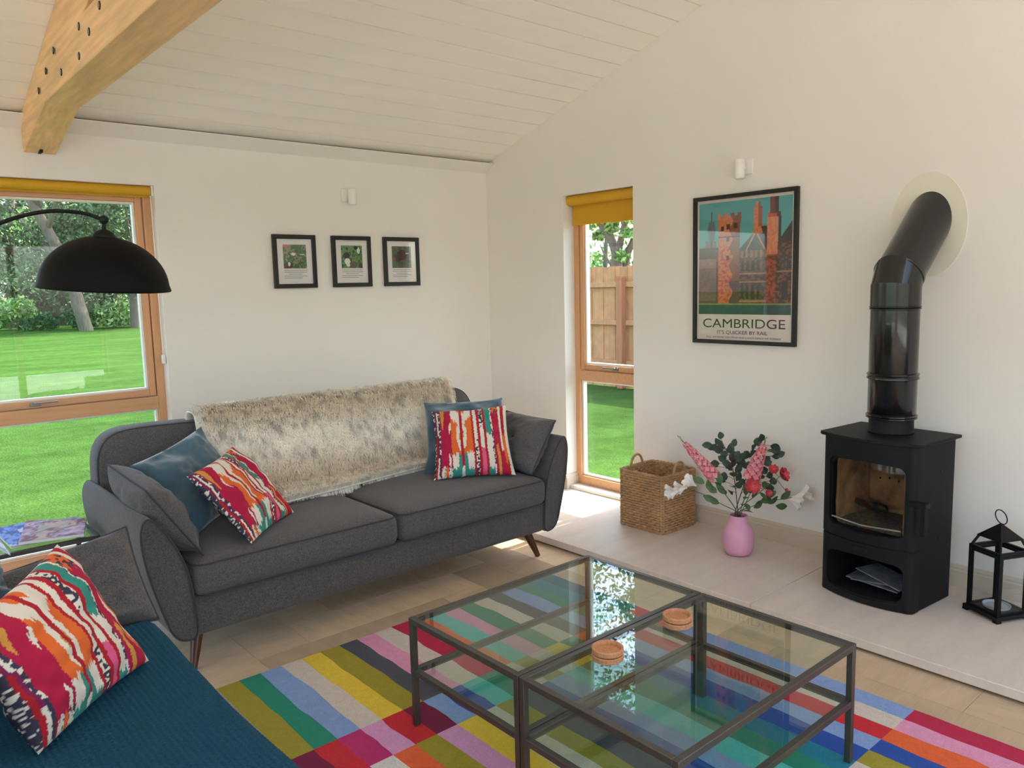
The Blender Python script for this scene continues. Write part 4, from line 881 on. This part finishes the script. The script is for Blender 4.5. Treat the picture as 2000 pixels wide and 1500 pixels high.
def bird(seed, pal, birds):
    def f(u, v):
        k = .6*vnoise(u*7, v*7, seed)+.4*vnoise(u*19, v*19, seed+2); c = s2l(pal[min(len(pal)-1, int(k*len(pal)))])
        for (a, b, ra, rb, col) in birds:
            if ((u-a)/ra)**2+((v-b)/rb)**2 < 1: c = s2l(col)
        return c
    return f
PICS = [(-1.744, -1.452, 'leftmost of the three small black framed bird prints', bird(3, [(60, 80, 60), (90, 120, 80), (70, 110, 70), (140, 150, 120), (100, 70, 70)], [(.12, .95, .16, .07, (214, 120, 124)), (.45, .6, .12, .06, (236, 226, 220)), (.55, .6, .05, .03, (220, 120, 120)), (.2, .12, .2, .13, (92, 66, 66)), (.24, .18, .05, .09, (240, 236, 236)), (.82, .58, .12, .02, (236, 236, 230))])),
        (-1.336, -1.043, 'middle of the three small black framed bird prints', bird(8, [(56, 84, 50), (96, 140, 74), (120, 150, 96), (60, 74, 56), (150, 156, 130)], [(.25, .55, .15, .16, (52, 50, 48)), (.28, .3, .13, .14, (240, 238, 234)), (.32, .14, .09, .07, (238, 236, 232)), (.58, .16, .18, .15, (104, 92, 80)), (.82, .78, .07, .14, (236, 236, 232)), (.7, .9, .1, .08, (40, 44, 42)), (.9, .12, .1, .12, (92, 82, 70))])),
        (-.942, -.649, 'rightmost of the three small black framed bird prints', bird(13, [(60, 84, 52), (84, 112, 66), (70, 84, 74), (96, 112, 100), (56, 60, 48)], [(.52, .6, .26, .24, (66, 44, 44)), (.3, .45, .2, .16, (62, 46, 46)), (.8, .68, .1, .03, (236, 214, 200)), (.1, .42, .06, .1, (160, 84, 70))]))]
for k, (x0, x1, lab, fn) in enumerate(PICS):
    z0, z1, b = 1.517, 1.853, .027; t = thing('picture_frame', lab, 'picture', ((x0+x1)/2, 0, z0), group='small bird prints on the back wall')
    for bb_ in ((x0, x1, z1-b, z1), (x0, x1, z0, z0+b), (x0, x0+b, z0+b, z1-b), (x1-b, x1, z0+b, z1-b)): B('frame_bar', FRAMEB, (bb_[0], bb_[1], -.022, -.001, bb_[2], bb_[3]), t, bevel=.002)
    B('mount', MOUNT, (x0+b, x1-b, -.010, -.002, z0+b, z1-b), t); w, h = x1-x0, z1-z0
    G().grid(lambda u, v: Vector((x0+w*(.235+.54*u), -.0106, z0+h*(.37+.445*v))), 60, 60, colfn=fn).obj('bird_print', PRINT, t, smooth=0)
    for r in range(5): B('caption_line', GREYINK, (x0+w*(.24+(.1 if r == 2 else 0)), x0+w*(.78-(.12 if r in (2, 4) else 0)), -.0105, -.0101, z0+h*(.335-.036*r)-.0016, z0+h*(.335-.036*r)+.0016), t)
    B('glazing', MATS['poster_glass'], (x0+b, x1-b, -.0165, -.0145, z0+b, z1-b), t)
def spot(label, plate, cyl, nrm):
    t = thing('wall_light', label, 'lamp', ((plate[0]+plate[1])/2, (plate[2]+plate[3])/2, plate[4]), group='white wall spotlights')
    B('back_plate', WHITEP, plate, t, bevel=.004)
    G().lathe([(0, -.052), (.022, -.052), (.024, -.048), (.024, -.046), (.0275, -.046), (.0285, -.043), (.0285, .047), (.026, .050), (0, .050)], cyl, 32).obj('cylinder_shade', WHITEP, t)
    a = Vector(cyl)+Vector((0, 0, .01)); G().tube([a, a-Vector(nrm)*.072], .009, 10).obj('arm', WHITEP, t)
c = at(688, 384, 1, -.062); spot('small white wall spotlight above the three bird prints', (c.x-.052, c.x+.018, -.012, -.001, c.z-.03, c.z+.055), c, (0, -1, 0))
c = at(1444.5, 330, 0, -.062); spot('small white wall spotlight above the travel poster', (-.012, -.001, c.y-.048, c.y+.022, c.z-.028, c.z+.058), c, (-1, 0, 0))
def leaf_cloud(cl, n, size, cols, flat=.0):
    """many separate leaves around cluster centres: (centre, radius xyz)"""
    cl = [(np.array(c), np.array(r)) for c, r in cl]; k = rng.integers(0, len(cl), n)
    cen = np.array([cl[i][0] for i in k]); rad = np.array([cl[i][1] for i in k])
    d = rng.normal(size=(n, 3)); d /= np.linalg.norm(d, axis=1)[:, None]; p = cen+d*rad*(rng.random(n)**.45)[:, None]
    p[:, 2] = np.maximum(p[:, 2], .05)
    a = rng.normal(size=(n, 3)); a /= np.linalg.norm(a, axis=1)[:, None]; b = np.cross(a, rng.normal(size=(n, 3))); b /= np.linalg.norm(b, axis=1)[:, None]
    s = size*(.6+.8*rng.random(n))[:, None]; V = np.stack([p-a*s, p-b*s*.45, p+a*s, p+b*s*.45], 1).reshape(-1, 3)
    F = np.arange(4*n).reshape(-1, 4); cc = np.array([s2l(c) for c in cols])[rng.integers(0, len(cols), n)]*(.75+.5*rng.random((n, 1)))
    g = G(); g.v = [tuple(v) for v in V.tolist()]; g.f = [tuple(f) for f in F.tolist()]; g.mi = [0]*n; g.c = np.repeat(cc, 4, 0).tolist(); return g
def tree(label, base, trunk, branches, clusters, n, size, cols, group):
    t = thing('tree', label, 'tree', base, group=group); b = Vector(base)
    P = bez([b+Vector(q) for q in trunk[0]], 6); G().tube(P, [trunk[1]*(1-.55*i/(len(P)-1)) for i in range(len(P))], 10).obj('trunk', BARK, t)
    for pts, r in branches: Q = bez([b+Vector(q) for q in pts], 5); G().tube(Q, [r*(1-.7*i/(len(Q)-1)) for i in range(len(Q))], 7).obj('branch', BARK, t)
    leaf_cloud([(b+Vector(c), r) for c, r in clusters], n, size, cols).obj('foliage', LEAF, t, smooth=0, kind='stuff')
GREENS = [(56, 82, 54), (70, 98, 62), (84, 114, 70), (48, 70, 52), (98, 126, 80)]; LIGHTG = [(120, 158, 80), (140, 176, 96), (100, 140, 70), (160, 190, 120)]
def rnd_clusters(n, rx, ry, z0, z1, r): return [((random.uniform(-rx, rx), random.uniform(-ry, ry), random.uniform(z0, z1)), (r*random.uniform(.7, 1.2),)*2+(r*random.uniform(.45, .8),)) for _ in range(n)]
TG = 'trees at the far side of the lawn'
gp_ = lambda x, y: at(x, y, 2, -.06)
def big_tree(label, px, py, lean, r, h, n=5200, cols=GREENS, low=2.2):
    b = gp_(px, py); br = []
    for k in range(6):
        a = random.uniform(0, 6.28); z = random.uniform(.28, .6)*h; q = Vector((lean[0]*z/h, lean[1]*z/h, z)); br.append(([q, q+Vector((math.cos(a)*1.2, math.sin(a)*1.2, 1.0)), q+Vector((math.cos(a)*2.8, math.sin(a)*2.8, 2.2))], r*.45))
    tree(label, b, ([(0, 0, -.1), (lean[0]*.25, lean[1]*.25, h*.3), (lean[0]*.7, lean[1]*.7, h*.6), (lean[0], lean[1], h*.9)], r), br, rnd_clusters(26, 3.0, 2.5, low, h, 1.5), n*2, .10, cols, TG)
big_tree('tall tree with a leaning pale trunk seen left of the lamp shade', 170, 646, (-2.6, 0, 0), .30, 10)
big_tree('tree whose dark trunk stands nearest the window frame', 266, 640, (.3, 0, 0), .26, 10, low=2.6)
big_tree('slim tree behind the lamp shade', 232, 636, (.2, 0, 0), .18, 9, 4200, LIGHTG, low=2.4)
big_tree('broad tree at the left photo edge', 30, 636, (.5, 0, 0), .34, 11, low=2.0)
def shrub(label, px, py, w, h, n, cols):
    b = gp_(px, py); t = thing('shrub', label, 'shrub', b, group='shrubs along the lawn edge')
    for k in range(4): G().tube([b, b+Vector((random.uniform(-w, w)*.4, random.uniform(-w, w)*.4, h*.6))], .02, 6).obj('stem', BARK, t)
    leaf_cloud([(b+Vector((random.uniform(-w, w)*.6, random.uniform(-w, w)*.4, random.uniform(.2, .8)*h)), (w*.5, w*.45, h*.35)) for _ in range(9)], n, .11, cols).obj('foliage', LEAF, t, smooth=0, kind='stuff')
shrub('light green shrub at the left photo edge under the trees', 20, 645, 1.3, 1.5, 2200, LIGHTG)
shrub('dark rounded shrub below the lamp shade', 178, 642, 1.0, 1.2, 1800, GREENS)
shrub('pale yellow green shrub right of the dark shrub', 226, 640, 1.3, 1.5, 2000, LIGHTG)
shrub('dark shrub in front of the brown fence', 75, 646, .9, .9, 1500, GREENS)
for k, (px, lab) in enumerate(((-40, 'hedge bush at the left behind the trees'), (120, 'hedge bush behind the leaning tree'), (270, 'hedge bush behind the nearest dark trunk'))):
    b = gp_(px, 628); t = thing('hedge_bush', lab, 'hedge', b, group='tall hedge behind the trees')
    G().tube([b, b+Vector((0, 0, 3))], .15, 8).obj('trunk', BARK, t); leaf_cloud([(b+Vector((random.uniform(-9, 9), random.uniform(-1, 1), random.uniform(.3, 8))), (1.9, 1.2, 1.5)) for _ in range(64)], 13000, .16, GREENS).obj('foliage', LEAF, t, smooth=0, kind='stuff')
# weathered fence under the trees
BRF = mat('brown_fence', (112, 88, 76), .9, var=[((20, 20, 2), .2)], rnd=.12); fa, fb_ = gp_(48, 637), gp_(140, 635); fd = (fb_-fa); fl2 = fd.length; fd.normalize(); MF = Matrix.Translation(fa) @ Matrix.Rotation(math.atan2(fd.y, fd.x), 4, 'Z')
bf = thing('board_fence', 'weathered brown board fence under the far trees', 'fence', fa)
for k in range(int(fl2/.3)): G().box(k*.3+.006, k*.3+.294, 0, .025, 0, 2.0+.03*(k % 2), MF).obj('board', BRF, bf, smooth=0)
for z in (.5, 1.5): G().box(0, fl2, -.05, 0, z, z+.1, MF).obj('rail', BRF, bf, smooth=0)
# fence of upright boards outside the narrow window
fe = thing('garden_fence', 'new larch board fence with posts beyond the narrow window', 'fence', (5.0, 3, -.06)); y = -3.0; k = 0
while y < 9.5:
    B('fence_board', FENCE, (5.0+(.012 if k % 2 else 0), 5.014+(.012 if k % 2 else 0), y, y+.132, -.05, 1.745+.008*math.sin(k*2.1)), fe, smooth=0); y += .118; k += 1
for z in (1.44, .88, .28): B('fence_rail', FENCE, (4.945, 4.999, -3, 9.6, z, z+.075), fe, bevel=.004)
yp = at(1213, 600, 0, 4.9).y
for q in (-3, -2, -1, 0, 1, 2, 3):
    if -3 < yp+q*1.85 < 9.6: B('fence_post', FPOST, (4.85, 4.944, yp+q*1.85-.05, yp+q*1.85+.05, -.05, 1.60), fe, bevel=.006)
def pt(px, py, x): return at(px, py, 0, x)-Vector((8, 5.7, -.06))
tree('forked tree rising behind the larch fence', (8, 5.7, -.06), ([pt(1208, 640, 8), pt(1205, 520, 8), pt(1203, 492, 8), pt(1190, 460, 8), pt(1168, 425, 8), pt(1150, 350, 8)], .13),
     [([pt(1204, 500, 8), pt(1212, 470, 8), pt(1220, 430, 8), pt(1226, 360, 8), pt(1235, 250, 8)], .085), ([pt(1216, 600, 8.2), pt(1222, 510, 8.2), pt(1236, 470, 8.2), pt(1262, 400, 8.2), pt(1290, 300, 8.2)], .10), ([pt(1196, 520, 8), pt(1182, 500, 8), pt(1172, 478, 8)], .035), ([pt(1190, 458, 8), pt(1196, 420, 8), pt(1188, 370, 8)], .04), ([pt(1222, 430, 8), pt(1240, 400, 8), pt(1262, 380, 8)], .035), ([pt(1168, 425, 8), pt(1140, 420, 8), pt(1110, 390, 8)], .04)],
     [(tuple(pt(random.uniform(1090, 1330), random.uniform(60, 440), random.uniform(7, 9.5))), (.55, .55, .35)) for _ in range(46)]+[(tuple(pt(random.uniform(1040, 1420), random.uniform(-620, 120), random.uniform(6.5, 9.5))), (.7, .7, .5)) for _ in range(90)]+[(tuple(pt(x_, y_, 8)), (.16, .16, .12)) for x_, y_ in ((1170, 460), (1196, 445), (1225, 455), (1214, 500), (1232, 425), (1180, 430), (1205, 425), (1150, 440))], 17000, .062, LIGHTG, 'trees beyond the larch fence')
tree('pale green tree farther behind the larch fence', (14, 11.5, -.06), ([(0, 0, 0), (0, 0, 1.5), (.1, 0, 3)], .12), [([(0, 0, 1.6), (.5, .4, 2.4), (.8, .8, 3)], .05)], [((random.uniform(-1.5, 1.5), random.uniform(-1.6, 1.8), random.uniform(.6, 3.0)), (.7, .7, .5)) for _ in range(16)], 2600, .10, LIGHTG, 'trees beyond the larch fence')
b_ = at(1214, 752, 2, -.05); t = thing('weed', 'small leafy weed growing at the foot of the larch fence', 'plant', b_); G().tube([b_, b_+Vector((0, 0, .1))], .004, 5).obj('stem', STEM, t)
for k in range(14): vs, fs = leaf_mesh(b_+Vector((0, 0, .03)), Vector((math.cos(k*2.4), math.sin(k*2.4), random.uniform(.4, 1.6))), Vector((0, 0, 1)), .14, .022); G().add(vs, fs).obj('leaf', FLEAF, t, smooth=60)
